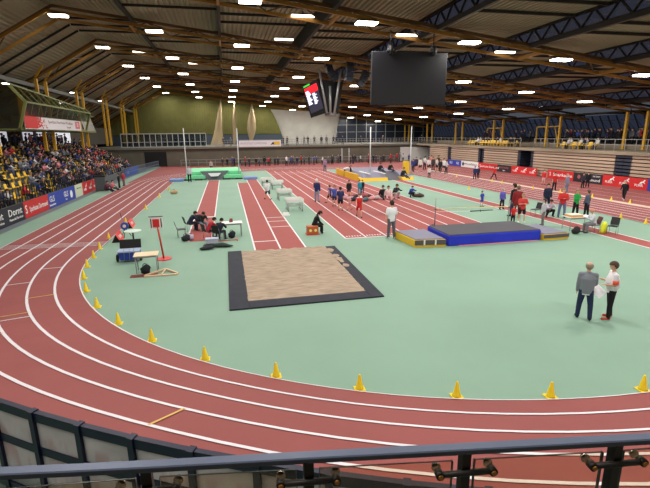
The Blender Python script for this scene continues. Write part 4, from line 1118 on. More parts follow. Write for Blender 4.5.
field('person in mauve standing at the end of the sprint lanes', 325, 171.5, R(180), 158.5, top=(150, 120, 150), legs=(90, 84, 110), vox=.03)
field('official in white top and dark trousers at the left of the green mat', 190.0, 182.0, R(180), 165.5, top=(190, 196, 206), legs=(30, 32, 40), hair=(40, 44, 70), vox=.02)
field('official in grey top standing behind the green mat', 211.5, 171.5, R(190), 160, top=(170, 156, 160), legs=(50, 36, 40), vox=.025)
field('person in black standing at the edge of the left track', 119.7, 188, R(100), 173.5, top=(20, 22, 28), legs=(18, 18, 22), vox=.018)
field('person in red and pink beside the black dressed one at the left track', 124.3, 186, R(150), 172, top=(200, 70, 80), legs=(150, 110, 120), vox=.02)
field('person in navy sitting on the floor with legs out at the left track edge', 107.5, 191.5, R(-120), None, pose='floorsit', top=(90, 40, 60), legs=(26, 28, 44), vox=.018, h=1.8)
field('person in pink sitting on the floor behind the navy one', 112.5, 190, R(-110), None, pose='floorsit', top=(200, 110, 120), legs=(50, 50, 64), vox=.02, h=1.7)
# judges at the left runway
j1 = field('judge in navy jacket sitting at the left side of the narrow runway', 190, 231, R(-70), None, pose='hunch', top=(28, 34, 62), legs=(30, 34, 52), vox=.016, h=1.6)
j2 = field('judge in black jacket and jeans sitting on the runway, second from the left', 201.5, 230, R(-150), None, pose='hunch', top=(24, 26, 30), legs=(130, 145, 160), vox=.016, h=1.6)
j3 = field('judge in red jacket sitting beside the white table', 209, 239, R(-60), None, pose='hunch', top=(178, 36, 52), legs=(34, 34, 52), vox=.016, h=1.6)
j4 = field('judge in dark navy jacket sitting closest to the white table, back to the camera', 219, 240.5, R(-30), None, pose='hunch', top=(24, 30, 48), legs=(34, 36, 50), vox=.016, h=1.6, hair=(30, 28, 30))
j5 = field('judge in white and grey clothes sitting at the table on the right green area', 592.5, 232.5, R(75), None, pose='sit2', top=(200, 204, 210), legs=(110, 112, 118), vox=.016, h=1.7, hair=(206, 150, 130))
for i, (px, py, c) in enumerate(((380, 171.5, (30, 34, 50)), (390, 171, (34, 30, 36)), (403, 177.5, (40, 36, 44)))):
    p = G(px, py, .8)
    person(['athlete in navy sitting on the back of the yellow grey mat, left one', 'athlete in black sitting on the back of the yellow grey mat, middle one', 'athlete in dark clothes sitting on the right of the yellow grey mat'][i], p, R(200), pose='floorsit', top=c, legs=(60, 56, 70), vox=.03, h=1.8)
# people along the foot of the far wall
random.seed(11)
PAL = [((30, 36, 66), 'navy'), ((28, 28, 32), 'black'), ((210, 210, 214), 'white'), ((60, 80, 150), 'blue'), ((160, 44, 50), 'red'), ((96, 96, 104), 'grey'), ((60, 60, 66), 'dark grey')]
for i in range(46):
    x = -1+36*(i+random.random()*.9)/46; y = random.uniform(79.5, 83.6); c, nm = random.choice(PAL)
    ps = random.choice(('stand', 'walk', 'hold', 'stand'))
    person('person in %s top waiting in front of the far hall wall' % nm, (x, y, -.005), random.uniform(0, 6.28), pose=ps, top=c, legs=random.choice(((30, 30, 36), (50, 56, 80), (90, 60, 60))), h=random.uniform(1.45, 1.8), vox=.03, parts=False, group='people in %s tops along the far wall' % nm, hair=random.choice(((40, 32, 28), (110, 84, 60), (160, 130, 90))))
for i, px in enumerate((224, 231, 283, 287, 297, 304, 307.5, 314, 321, 326, 333, 336, 342, 420, 382, 360)):
    p = AY(px, 147, 87.5+(i % 3)); c, nm = random.choice(PAL[:2]+PAL[5:])
    person('person in %s clothes standing on the far gallery behind the railing' % nm, (p.x, 87+(i % 3), 3.4), R(180)+random.uniform(-.6, .6), pose=random.choice(('stand', 'hold', 'armsfold')), top=c, legs=(30, 30, 36), h=1.7, vox=.03, parts=False, group='people in %s on the far gallery' % nm)
for i, px in enumerate((139, 144, 150, 163, 166, 173, 176, 181, 189, 193, 204)):
    p = AY(px, 147, 88); c, nm = random.choice(PAL)
    person('person in %s top behind the white framed glazed screen' % nm, (p.x, 88+(i % 2), 3.4), random.uniform(0, 6), pose=random.choice(('stand', 'hold')), top=c, legs=(30, 30, 36), h=1.7, vox=.03, parts=False, group='people in %s tops behind the glazed screen' % nm)
# right gallery crowd
for i in range(74):
    y = 31+24*(i+random.random())/62 if i < 62 else random.uniform(56, 70)
    x = random.uniform(42.9, 44.6); c, nm = random.choice(PAL[:2]*2+PAL)
    person('standing spectator in %s on the right gallery before the slanted windows' % nm, (x, y, 3.9), R(90)+random.uniform(-.5, .5), pose=random.choice(('stand', 'armsfold', 'hold')), top=c, legs=(28, 28, 34), h=random.uniform(1.6, 1.85), vox=.03, parts=False, group='spectators in %s standing on the right gallery' % nm, skin=0)
# seats
def seat_mesh():
    bm = B()
    box(bm, -.22, .22, -.02, .2, .38, .43); box(bm, -.22, .22, .16, .22, .40, .5)
    hexa(bm, ((-.22, -.06, .4), (.22, -.06, .4), (.22, -.02, .4), (-.22, -.02, .4)), ((-.2, -.14, .8), (.2, -.14, .8), (.2, -.1, .8), (-.2, -.1, .8)))
    box(bm, -.03, .03, -.05, .05, 0, .38)
    me = bpy.data.meshes.new('stadium_seat'); bmesh.ops.recalc_face_normals(bm, faces=bm.faces); bm.to_mesh(me); bm.free(); me.materials.append(M_seat); return me
SM = seat_mesh()
def seat(x, y, z, rz, label, group):
    o = bpy.data.objects.new('stadium_seat', SM); COL.objects.link(o); o.location = (x, y, z); o.rotation_euler = (0, 0, rz)
    tag(o, label, 'seat', group)
ordn = ['front', 'second', 'third', 'fourth', 'fifth', 'sixth', 'top']
CP = [((34, 40, 70), 'navy'), ((26, 26, 32), 'black'), ((60, 64, 74), 'dark grey'), ((44, 70, 150), 'blue'), ((190, 44, 56), 'red'), ((206, 206, 212), 'white'), ((120, 124, 134), 'grey'), ((206, 130, 140), 'pink'), ((60, 80, 70), 'dark green'), ((96, 60, 60), 'brown')]
WT = [6, 5, 4, 5, 4, 5, 5, 4, 1, 2]
random.seed(21)
npl = 0
for k in range(NROW):
    for j in range(36):
        y = 30.5+1.2*j
        if y > 74: continue
        occ = .86 if y > 46 else .78
        if 38 < y < 43 and 2 <= k <= 4: occ = .12
        if k == 1 and y < 40: occ = .45
        o_ = random.random() < occ
        yv = y+random.uniform(-.05, .05)
        seat(rowx(k)+.02-.3, y, rowz(k), -PI2, 'yellow shell seat in the %s row of the left stand' % ordn[k], 'yellow seats, %s row of the left stand' % ordn[k])
        if o_:
            c, nm = random.choices(CP, WT)[0]
            child = random.random() < .25
            pz = random.choice(('sit', 'sit2', 'sit3', 'sit2'))
            hh = random.uniform(1.35, 1.5) if child else random.uniform(1.65, 1.85)
            person('seated spectator in %s top in the %s row of the left stand' % (nm, ordn[k]), (rowx(k)-.2, yv, rowz(k)), -PI2+random.uniform(-.35, .35), pose=pz, top=c, legs=random.choice(((34, 38, 56), (26, 26, 30), (80, 90, 120))), h=hh, vox=.03, parts=(y < 44), sleeve='long', hair=random.choice(((46, 36, 30), (90, 66, 46), (150, 120, 80), (30, 26, 26))), hs=random.choice(('short', 'long')), group='spectators in %s tops, %s row of the left stand' % (nm, ordn[k]))
            if random.random() < .35:
                c, nm = random.choices(CP, WT)[0]
                person('spectator in %s top squeezed between seats in the %s row of the left stand' % (nm, ordn[k]), (rowx(k)-.15, y+.58, rowz(k)), -PI2+random.uniform(-.35, .35), pose='sit2', top=c, legs=(34, 38, 56), h=random.uniform(1.4, 1.7), vox=.03, parts=(y < 44), hs=random.choice(('short', 'long')), group='extra spectators in %s, %s row' % (nm, ordn[k]))
for i in range(34):
    y = 44.5+26*(i+random.random()*.8)/34; c, nm = random.choices(CP, WT)[0]
    person('spectator in %s standing behind the top row of the left stand' % nm, (random.uniform(-22.1, -21.3), y, 4.0), -PI2+random.uniform(-.8, .8), pose=random.choice(('stand', 'hold', 'armsfold')), top=c, legs=(28, 30, 40), h=random.uniform(1.6, 1.85), vox=.03, parts=False, group='spectators in %s standing behind the top row' % nm)
for k in range(2):
    for j in range(22):
        y = 56+.78*j if j < 16 else 42.5+.8*(j-16)
        seat(39.2+k*.9, y, 3.38+.0, PI2, 'yellow shell seat in the %s row on the right gallery' % ('front', 'second')[k], 'yellow seats on the right gallery, %s row' % ('front', 'second')[k])
        if random.random() < .3:
            c, nm = random.choice(PAL[:3]); person('seated spectator in %s on the %s row of the right gallery' % (nm, ('front', 'second')[k]), (39.3+k*.9+.1, y, 3.38), PI2, pose='sit', top=c, legs=(30, 30, 40), h=1.7, vox=.03, parts=False, group='seated spectators in %s, %s row of the right gallery' % (nm, ('front', 'second')[k]))

CROWD.sort(key=lambda c: (Vector((0, 0, H))-c[1]).length)
rest = CROWD[max(0, 300-NP[0]):]
for (lab, loc, rz, k) in CROWD[:max(0, 300-NP[0])]: person_(lab, loc, rz, **k)
if rest:
    bm = B(); mats = []; mi = {}
    for (lab, loc, rz, k) in rest:
        ms = get_meshes(k.get('pose', 'stand'), .03, k.get('sleeve', 'long'), k.get('leglen', 'long'), k.get('hs', 'short'), 1.0); me = combined(ms)
        sc_ = k.get('h', 1.75)/1.75; n0 = len(bm.faces); v0 = len(bm.verts); bm.from_mesh(me)
        bm.verts.ensure_lookup_table(); bm.faces.ensure_lookup_table()
        Mx = Matrix.Translation(loc) @ Matrix.Rotation(rz, 4, 'Z') @ Matrix.Scale(sc_, 4)
        bmesh.ops.transform(bm, matrix=Mx, verts=bm.verts[v0:])
        cols_ = (SK[0], cm(k.get('hair', (50, 40, 34))), cm(k['top']), cm(k.get('legs', (40, 42, 50))), M_black)
        for m in cols_:
            if m.name not in mi: mi[m.name] = len(mats); mats.append(m)
        for f in bm.faces[n0:]: f.material_index = mi[cols_[f.material_index].name]
    me = bpy.data.meshes.new('spectator_crowd'); bm.to_mesh(me); bm.free()
    for m in mats: me.materials.append(m)
    o = bpy.data.objects.new('spectator_crowd', me); COL.objects.link(o)
    tag(o, 'farthest people of the crowd at the back of the hall, too small to tell apart', 'crowd', None, 'stuff')

# ------------------------------------------------------------------ gear
M_cone = mat('cone_yellow', (244, 214, 44), .5)
def cone_proto(loc, label, group):
    t = thing('marker_cone', label, 'cone', loc, 0, group)
    bm = B(); box(bm, -.115, .115, -.115, .115, 0, .02); bevel(obj('base', bm, M_cone, t), .008)
    bm = B(); lathe(bm, [(.095, .019), (.08, .05), (.025, .33), (.016, .345)], n=16); obj('cone_body', bm, M_cone, t, True)
    return t
cn = None
cl = [((109, 239), 'near the red banner boards'), ((100, 249), 'just below the red banner boards'), ((92.5, 258), 'where the left bend begins'), ((87, 267), 'above the leftmost point of the bend'), ((84.5, 278.5), 'at the leftmost point of the bend'), ((86.5, 291.5), 'just below the leftmost point of the bend'), ((96.5, 307.5), 'at the lower left bend, far from its neighbours'), ((115, 325), 'lower left, left of the one before the sand pit'), ((149.5, 342), 'lower left bend below the small table'), ((204.5, 360), 'below the left end of the sand pit'), ((277, 375.5), 'below the middle of the sand pit'), ((360, 387.5), 'below the right corner of the sand pit'), ((456, 395), 'right of the pit on the bottom bend'), ((550, 396.5), 'on the bottom bend below the two officials'), ((645, 391.5), 'at the right picture edge on the bend'),
      ((146, 209), 'on the left straight, nearest to the camera there'), ((159.5, 197), 'in the middle of the left straight'), ((168.5, 190), 'at the far part of the left straight'), ((126, 223), 'beside the small red banner boards'),
      ((614.6, 219), 'on the right edge of the green area, left one'), ((640, 224), 'on the right edge of the green area, right one')]
for (p, s) in cl:
    q = G(*p); q.z = 0
    dx, dy = q.x-CX, q.y-CY0
    if q.y < CY0+1:
        r_ = math.hypot(dx, dy); q = Vector((CX+dx/r_*(RI-.12), CY0+dy/r_*(RI-.12), 0))
    lab = 'yellow marker cone '+s
    cn = cone_proto(q, lab, None) if cn is None else dup(cn, q, None, lab)
M_flat = mat('cone_pale', (232, 200, 110), .5)
for i, p in enumerate(((611, 201), (629.7, 203.7), (592, 197.9), (469, 189.3), (492, 182), (502, 183.7), (533, 189.2), (456.5, 177), (560, 193))):
    dup(cn, G(*p), None, 'small cone by the pale strip, %s' % ['third from the right', 'rightmost', 'fourth from the right', 'left of the athletes by the green edge', 'behind the red dressed walker', 'just right of the red dressed walker', 'left of the stair opening', 'leftmost, near the far group', 'next to the grey dressed person'][i])
# high jump mat
A = G(448.5, 246.5); Bq = G(545.4, 241.8)
t = thing('high_jump_mat', 'large high jump landing mat, blue sides and dark grey top', 'mat', ((A.x+Bq.x)/2, A.y+1.6, 0))
w = (Bq.x-A.x)/2; hd = .8
bm = B(); box(bm, -w, w, -1.6, hd, 0, .52); bevel(obj('blue_cover', bm, mat('mat_blue', (34, 48, 190), .5, noise=.12, scale=1.6, bump=.25), t), .06, 3)
bm = B(); box(bm, -w+.03, w-.03, -1.57, hd-.03, .515, .56); bevel(obj('top_sheet', bm, mat('mat_top', (70, 68, 76), .75, noise=.08, scale=1.2), t), .02)
bm = B(); box(bm, -w+.5, w-.2, -1.72, -1.6, 0, .03); obj('base_strip', bm, mat('pink_strip', (205, 140, 140), .6), t)
def side_mat(pts, zt, lab, stripes):
    c = sum((Vector(p) for p in pts), Vector())/4
    t = thing('edge_mat', lab, 'mat', (c.x, c.y, 0))
    P = [Vector((p[0]-c.x, p[1]-c.y, 0)) for p in pts]
    bm = B(); hexa(bm, [p.copy() for p in P], [Vector((p.x, p.y, zt)) for p in P]); bevel(obj('yellow_base', bm, mat('mat_yellow', (226, 182, 40), .55), t), .02)
    bm = B(); Q = [p*.93 for p in P]; hexa(bm, [Vector((p.x, p.y, zt-.01)) for p in Q], [Vector((p.x, p.y, zt+.04)) for p in Q]); obj('grey_top', bm, mat('mat_grey', (122, 122, 142), .7), t)
    # dark front flap with white stripes
    f0, f1 = P[0], P[1]
    bm = B(); n = Vector((0, -.02, 0)); hexa(bm, [f0+n+Vector((0, 0, .12)), f1+n+Vector((0, 0, .12)), f1+Vector((0, 0, .12)), f0+Vector((0, 0, .12))], [f0+n+Vector((0, .0, zt)), f1+n+Vector((0, 0, zt)), f1+Vector((0, 0, zt)), f0+Vector((0, 0, zt))]); obj('front_flap', bm, mat('mat_dark', (84, 80, 84), .7), t)
    for u in stripes:
        bm = B(); p = f0.lerp(f1, u); q = f0.lerp(f1, u+.05); nn_ = Vector((0, -.03, 0)); hexa(bm, [p+nn_+Vector((0, 0, .12)), q+nn_+Vector((0, 0, .12)), q+Vector((0, 0, .12)), p+Vector((0, 0, .12))], [p+nn_+Vector((0, 0, zt)), q+nn_+Vector((0, 0, zt)), q+Vector((0, 0, zt)), p+Vector((0, 0, zt))]); obj('white_stripe', bm, M_white, t)
    return t
a = G(414.6, 247.7); b = G(446, 246.8)
side_mat([(a.x, a.y, 0), (b.x-.02, b.y, 0), (b.x-.02, a.y+2.2, 0), (a.x-.2, a.y+2.2, 0)], .36, 'low grey and yellow edged mat left of the blue high jump mat', (.28, .64))
a = G(546.5, 240.6); b = G(568.5, 238.8)
side_mat([(Bq.x+.06, a.y, 0), (b.x, b.y, 0), (b.x-.1, b.y+2.4, 0), (Bq.x+.06, a.y+2.2, 0)], .3, 'low grey and yellow edged mat right of the blue high jump mat', ())
# uprights and crossbar
def upright(px, py, top, lab):
    p = G(px, py); h = AY(px, top, p.y).z
    t = thing('high_jump_upright', lab, 'upright', p)
    bm = B(); box(bm, -.3, .3, -.05, .05, 0, .05); box(bm, -.05, .05, -.3, .3, 0, .05); obj('base', bm, M_dark, t)
    bm = B(); tube(bm, (0, 0, .04), (0, 0, h), .028); obj('pole', bm, M_steel, t)
    bm = B(); box(bm, -.04, .06, -.04, .04, .98, 1.02); obj('bar_support', bm, M_black, t)
    return p
u1 = upright(434.6, 226, 198, 'grey high jump upright left of the blue mat'); u2 = upright(507.5, 223.5, 197, 'white grey high jump upright right among the red shirts')
# pole vault green mat
t = thing('pole_vault_mat', 'pale green pole vault landing mat with grey v shaped front', 'mat', (-1.6, 57.0, 0))
M_pg = mat('mat_green', (120, 214, 160), .55, noise=.05, scale=1); M_pv = mat('mat_vgrey', (84, 92, 96), .7)
bm = B(); box(bm, -3.4, -1.05, 0, 7.5, .12, .55); box(bm, 1.15, 3.4, 0, 7.5, .12, .55); box(bm, -1.2, 1.2, 1.6, 7.5, .12, .55); bevel(obj('lower_block', bm, M_pg, t), .04)
bm = B(); box(bm, -3.35, 3.35, 2.0, 7.5, .57, 1.0); box(bm, -3.35, -1.6, .8, 2.0, .57, .98); box(bm, 1.7, 3.35, .8, 2.0, .57, .98); bevel(obj('upper_block', bm, M_pg, t), .04)
bm = B(); hexa(bm, ((-.75, -.3, 0), (.75, -.3, 0), (.75, .2, 0), (-.75, .2, 0)), ((-1.7, .4, 1.02), (1.8, .4, 1.02), (1.8, .75, 1.02), (-1.7, .75, 1.02))); obj('vault_front', bm, M_pv, t)
bm = B(); hexa(bm, ((-.4, -.36, .45), (.45, -.36, .45), (.45, -.1, .45), (-.4, -.1, .45)), ((-.75, .12, .8), (.85, .12, .8), (.85, .42, .8), (-.75, .42, .8))); obj('box_padding', bm, mat('pad_white', (190, 200, 200), .6), t)
for x in (-3.2, -1.9, 1.5, 3.0):
    bm = B(); box(bm, x-.45, x+.45, -.25, .3, 0, .15); obj('foot_block', bm, M_dark, t)
for s, lab in ((-1, 'blue grey base pad at the left foot of the green mat'), (1, 'blue grey base pad at the right foot of the green mat')):
    tag(obj('base_pad', (lambda bm: (box(bm, -.8, .8, -.9, .9, 0, .28), bm)[1])(B()), mat('pad_blue', (110, 140, 190), .6), None, False, (-1.6+s*4.4, 56.6, 0)), lab, 'pad')
def pv_pole(px, py, top, lab, z0=0.0, Y=None):
    p = G(px, py) if Y is None else AY(px, py, Y); p.z = z0; h = AY(px, top, p.y).z-z0
    t = thing('vault_standard', lab, 'pole', p)
    bm = B(); box(bm, -.35, .35, -.2, .5, 0, .12); obj('base', bm, M_steel, t)
    bm = B(); tube(bm, (0, 0, .1), (0, 0, h), .075, .06, 8); obj('mast', bm, mat('mast_white', (205, 206, 208), .4), t)
pv_pole(187.5, 179.5, 128, 'tall white vault standard at the left of the green mat')
pv_pole(239.5, 178.5, 128, 'tall white vault standard at the right of the green mat')
pv_pole(370, 178.8, 127, 'tall white vault standard at the left of the yellow grey mat')
pv_pole(410, 175, 126, 'tall white vault standard at the right of the yellow grey mat')
pv_pole(342, 162, 148, 'short thin pole near the far wall, left of the second', Y=82); pv_pole(349, 162, 148, 'short thin pole near the far wall, right of the first', Y=82)
# right pole vault mat
a, b, c_, d_ = G(368, 182), G(398, 181), G(418, 180), G(352, 171)
t = thing('pole_vault_mat', 'large yellow edged grey pole vault mat with dark notch on the right', 'mat', (19.5, 49, 0))
O = Vector((19.5, 49, 0)); zt = .8
def PQ(px, py, z): v = G(px, py, z); return Vector((v.x, v.y, 0))-O
F = [PQ(363, 181.5, 0), PQ(391, 182, 0), PQ(402, 180, 0), PQ(419, 181, 0)]
x0, x1, x2, x3 = F[0].x, F[1].x+.2, F[2].x, F[3].x
bm = B(); hexa(bm, ((x0-.3, 0, 0), (x1, 0, 0), (x1, 11, 0), (x0-.3, 11, 0)), ((x0-.3, .3, .35), (x1, .3, .35), (x1, 11, .35), (x0-.3, 11, .35))); hexa(bm, ((x2, 0, 0), (x3, 0, 0), (x3, 11, 0), (x2, 11, 0)), ((x2, .3, .35), (x3, .3, .35), (x3, 11, .35), (x2, 11, .35))); obj('yellow_base', bm, MATS['mat_yellow'], t)
M_mg = MATS['mat_grey']
bm = B(); hexa(bm, ((x0+.1, .5, .35), (x1, .5, .35), (x1, 11, .35), (x0+.1, 11, .35)), ((x0+.5, 2.0, zt), (x1, 2.0, zt), (x1, 11, zt), (x0+.5, 11, zt)))
hexa(bm, ((x2, .5, .35), (x3-.1, .5, .35), (x3-.1, 11, .35), (x2, 11, .35)), ((x2, 2.0, zt), (x3-.5, 2.0, zt), (x3-.5, 11, zt), (x2, 11, zt)))
box(bm, x1, x2, 3.6, 11, .3, zt); obj('grey_top', bm, M_mg, t)
bm = B(); hexa(bm, ((x1, .6, 0), (x2, .6, 0), (x2, 3.6, 0), (x1, 3.6, 0)), ((x1, .9, .12), (x2, .9, .12), (x2, 3.6, zt-.02), (x1, 3.6, zt-.02))); obj('notch', bm, mat('notch_dark', (84, 84, 92), .7), t)
for x in (x0+.9, x1-.3):
    bm = B(); box(bm, x-.1, x+.1, .35, 4.5, zt-.02, zt+.03) ; obj('white_stripe', bm, M_white, t)
bm = B(); box(bm, x0-.5, x0-.3, 1, 11, 0, .75); obj('yellow_side', bm, MATS['mat_yellow'], t)
tag(obj('post_pad', (lambda bm: (box(bm, -.35, .35, -.3, .3, 0, 1.7), bm)[1])(B()), MATS['mat_yellow'], None, False, G(410, 174.5)+Vector((-.2, 1.0, 0))), 'yellow padding around the foot of the right vault standard', 'padding')
# hurdles
def hurdle(loc, rz, lab):
    t = thing('hurdle', lab, 'hurdle', loc, rz, 'stored white hurdles')
    bm = B(); box(bm, -.6, .6, -.02, .02, .68, .88); bevel(obj('top_board', bm, M_white, t), .01)
    for s in (-1, 1):
        bm = B(); tube(bm, (s*.5, 0, .03), (s*.5, 0, .74), .02); obj('leg', bm, M_steel, t)
        bm = B(); tube(bm, (s*.5, 0, .03), (s*.5, .62, .03), .022); obj('foot', bm, M_steel, t)
    bm = B(); tube(bm, (-.5, 0, .4), (.5, 0, .4), .015); obj('brace', bm, M_steel, t)
    return t
hz = None
places = ['farthest stack of white hurdles', 'second farthest stack of white hurdles', 'second nearest stack of white hurdles', 'nearest stack of white hurdles']
for ci, (px, py, n) in enumerate(((267, 186.5, 4), (277.5, 189.5, 4), (285, 200.5, 5), (295.5, 211.5, 5))):
    p = G(px, py)
    for k in range(n):
        q = p+Vector((.06*(k % 2), k*.34-.1, 0)); lab = 'white hurdle in the %s, %s' % (places[ci], ['frontmost', 'second', 'third', 'fourth', 'rearmost'][k])
        if hz is None: hz = hurdle(q, 0, lab)
        else: dup(hz, q, 0, lab)
tag(obj('start_block', (lambda bm: (box(bm, -.25, .25, -.12, .12, 0, .06), hexa(bm, ((-.2, -.1, .06), (.2, -.1, .06), (.2, .1, .06), (-.2, .1, .06)), ((-.2, .02, .24), (.2, .02, .24), (.2, .1, .24), (-.2, .1, .24))), bm)[2])(B()), M_white, None, False, G(286, 216)), 'small white box on the green floor in front of the nearest hurdles', 'box')
# box seat
t = thing('wooden_box', 'small orange brown wooden box with two round marks used as a seat', 'box', G(312.5, 234))
bm = B(); box(bm, -.3, .3, -.2, .25, .04, .46); bevel(obj('box_body', bm, mat('box_wood', (186, 96, 54), .6), t), .015)
bm = B(); box(bm, -.36, .36, -.28, .28, 0, .04); obj('red_tray', bm, K_red, t)
for s in (-1, 1):
    bm = B(); tube(bm, (s*.14, -.215, .24), (s*.14, -.2, .24), .075, .075, 14); obj('round_mark', bm, mat('mark_yellow', (240, 220, 130), .5), t)
# tables
def table(loc, rz, w, d, h, top, lab):
    t = thing('folding_table', lab, 'table', loc, rz)
    bm = B(); box(bm, -w, w, -d, d, h-.035, h); bevel(obj('tabletop', bm, top, t), .01)
    for sx in (-1, 1):
        for sy in (-1, 1):
            bm = B(); tube(bm, (sx*(w-.07), sy*(d-.06), 0), (sx*(w-.07), sy*(d-.06), h-.034), .017); obj('leg', bm, M_steel, t)
    bm = B(); box(bm, -w+.06, w-.06, -d+.05, -d+.07, h-.1, h-.035); obj('apron', bm, M_steel, t)
    return t
p = G(147, 273); table(p+Vector((0, .25, 0)), R(4), .46, .34, .74, mat('table_wood', (228, 205, 170), .5), 'small table with pale wooden top in front of the blue cart')
p = G(228, 236.5); table(p+Vector((.25, .2, 0)), R(2), .55, .36, .74, M_white, 'white table with papers right of the sitting judges')
p = G(580, 230.5); table(p+Vector((.1, .35, 0)), R(-4), .75, .38, .74, M_white, 'white table on the right green area beside a seated judge')
def chair(loc, rz, col, lab):
    t = thing('stacking_chair', lab, 'chair', loc, rz)
    bm = B(); box(bm, -.22, .22, -.2, .22, .42, .45); bevel(obj('seat', bm, col, t), .01)
    bm = B(); hexa(bm, ((-.21, -.24, .46), (.21, -.24, .46), (.21, -.21, .46), (-.21, -.21, .46)), ((-.2, -.36, .86), (.2, -.36, .86), (.2, -.33, .86), (-.2, -.33, .86))); obj('backrest', bm, col, t)
    for sx in (-1, 1):
        for sy in (-1, 1):
            bm = B(); tube(bm, (sx*.21, sy*.2, 0), (sx*.2, sy*.19, .42), .012); obj('leg', bm, M_steel, t)
        bm = B(); tube(bm, (sx*.2, -.2, .42), (sx*.2, -.31, .7), .012); obj('back_post', bm, M_steel, t)
    return t
M_cb = mat('chair_black', (30, 28, 32), .5); M_cm = mat('chair_maroon', (84, 40, 44), .5)
chair(G(182, 237), R(-80), M_cb, 'empty dark chair left of the judges at the narrow runway')
for jt, lab in ((j1, 'chair under the judge in the navy jacket'), (j2, 'chair under the judge in jeans'), (j3, 'chair under the judge in the red jacket'), (j4, 'chair under the judge closest to the white table')):
    chair(jt.location.copy(), jt.rotation_euler.z, M_cb, lab)
chair(j5.location.copy(), j5.rotation_euler.z, M_cm, 'maroon chair under the judge at the right table')
chair(G(612, 234), R(120), M_cb, 'empty dark chair right of the yellow vest at the right table')
chair(G(535, 216), R(100), M_cb, 'black chair behind the pale grey hooded person')
def lump(loc, r, col, lab, name='sports_bag', cat='bag', strap=True):
    t = thing(name, lab, cat, loc, random.uniform(-.4, .4))
    bm = B(); ell(bm, Vector((0, 0, r[2]*.95)), r, None, 14)
    for v in bm.verts:
        v.co.z = max(v.co.z, 0); v.co.x *= 1+.12*math.sin(v.co.z*30+v.co.y*11); v.co.z *= 1+.15*math.sin(v.co.x*9)
    obj('bag_body', bm, cm(col), t, True)
    if strap:
        bm = B(); P = [Vector((-r[0]*.5*math.cos(a*PI/6), 0, r[2]*1.6+.12*math.sin(a*PI/6))) for a in range(7)]
        for p_, q_ in zip(P, P[1:]): tube(bm, p_, q_, .012, .012, 6)
        obj('strap', bm, M_black, t)
    return t
random.seed(9)
bags = [(345, 199.5, (200, 150, 160), 'pale pink'), (350.5, 200.5, (226, 190, 196), 'white pink'), (355.5, 198.5, (70, 40, 50), 'dark red'), (359, 200.5, (226, 224, 226), 'white'), (364, 199, (130, 40, 50), 'red'), (368, 198.5, (84, 30, 40), 'dark maroon'), (371.5, 200, (210, 150, 150), 'salmon'), (376, 199.5, (190, 176, 176), 'light grey'), (365, 201.3, (70, 110, 116), 'teal'), (353, 201, (40, 44, 60), 'navy')]
for px, py, c, nm in bags: lump(G(px, py), (.34, .2, .17), c, nm+' sports bag in the row of bags lying across the sprint lanes')
lump(G(418, 197), (.55, .25, .16), (84, 60, 56), 'flat dark brown bag beside the crouching child in blue')
lump(G(157.3+17, 194), (.38, .2, .2), (196, 168, 128), 'tan bag lying alone on the left green area')
lump(G(186, 241), (.24, .18, .17), (40, 40, 50), 'dark bag on the floor under the empty chair by the runway')
lump(G(190.5, 240), (.2, .17, .15), (190, 180, 200), 'pale lilac bag beside the empty chair by the runway')
lump(G(207, 249.5), (.34, .2, .1), (40, 44, 48), 'black bag lying in front of the judges')
lump(G(219, 247), (.7, .2, .1), (44, 56, 52), 'long flat dark green bag lying in front of the judges', strap=False)
lump(G(146, 274), (.2, .15, .2), (30, 34, 40), 'black rucksack under the small wooden topped table')
lump(G(232, 238), (.2, .16, .2), (36, 38, 46), 'dark bag under the white table of the judges')
lump(G(575.5, 234), (.24, .18, .2), (34, 36, 36), 'black bag under the right white table')
t = thing('storage_crate', 'pale lilac plastic crate in front of the judge in navy', 'crate', G(212.5, 246))
bm = B(); hexa(bm, ((-.26, -.18, 0), (.26, -.18, 0), (.26, .18, 0), (-.26, .18, 0)), ((-.3, -.2, .36), (.3, -.2, .36), (.3, .2, .36), (-.3, .2, .36))); obj('crate_body', bm, mat('crate', (190, 196, 214), .5), t)
bm = B(); box(bm, -.32, .32, -.22, .22, .36, .4); obj('lid', bm, mat('crate_lid', (170, 176, 196), .5), t)
tag(obj('rake', (lambda bm: (tube(bm, (-.5, 0, .02), (.5, .05, .02), .02), box(bm, .45, .5, -.2, .25, 0, .05), bm)[2])(B()), K_red, None, False, G(228, 240.8)), 'red rake lying in front of the white table', 'rake')
p = G(208, 217.6, 0); tag(obj('takeoff_board', (lambda bm: (box(bm, -.62, .62, -.07, .07, 0, .02), box(bm, .1, .62, .09, .15, 0, .02), bm)[2])(B()), M_white, None, False, (-1.6, 30.2, .009)), 'white cross board lying on the narrow runway', 'board')
t = thing('paper_stack', 'papers and small dark monitor on the white table of the judges', 'papers', G(228, 236.5)+Vector((0, .2, .741)))
bm = B(); box(bm, -.35, .1, -.2, .15, 0, .02); obj('paper', bm, mat('paper', (240, 238, 230), .6), t)
bm = B(); hexa(bm, ((.1, -.02, 0), (.3, -.02, 0), (.3, .02, 0), (.1, .02, 0)), ((.14, .02, .2), (.3, .02, .2), (.3, .05, .2), (.14, .05, .2))); obj('monitor', bm, mat('monitor_red', (120, 60, 60), .5), t)
t = thing('yellow_box', 'orange yellow box on the right white table', 'box', G(580, 230.5)+Vector((-.2, .35, .741)))
bm = B(); box(bm, -.35, .35, -.28, .28, 0, .1); obj('box_body', bm, mat('ora', (232, 170, 90), .5), t)
bm = B(); box(bm, -.37, .37, -.3, .3, .1, .13); obj('lid', bm, mat('pale_lid', (225, 205, 190), .5), t)
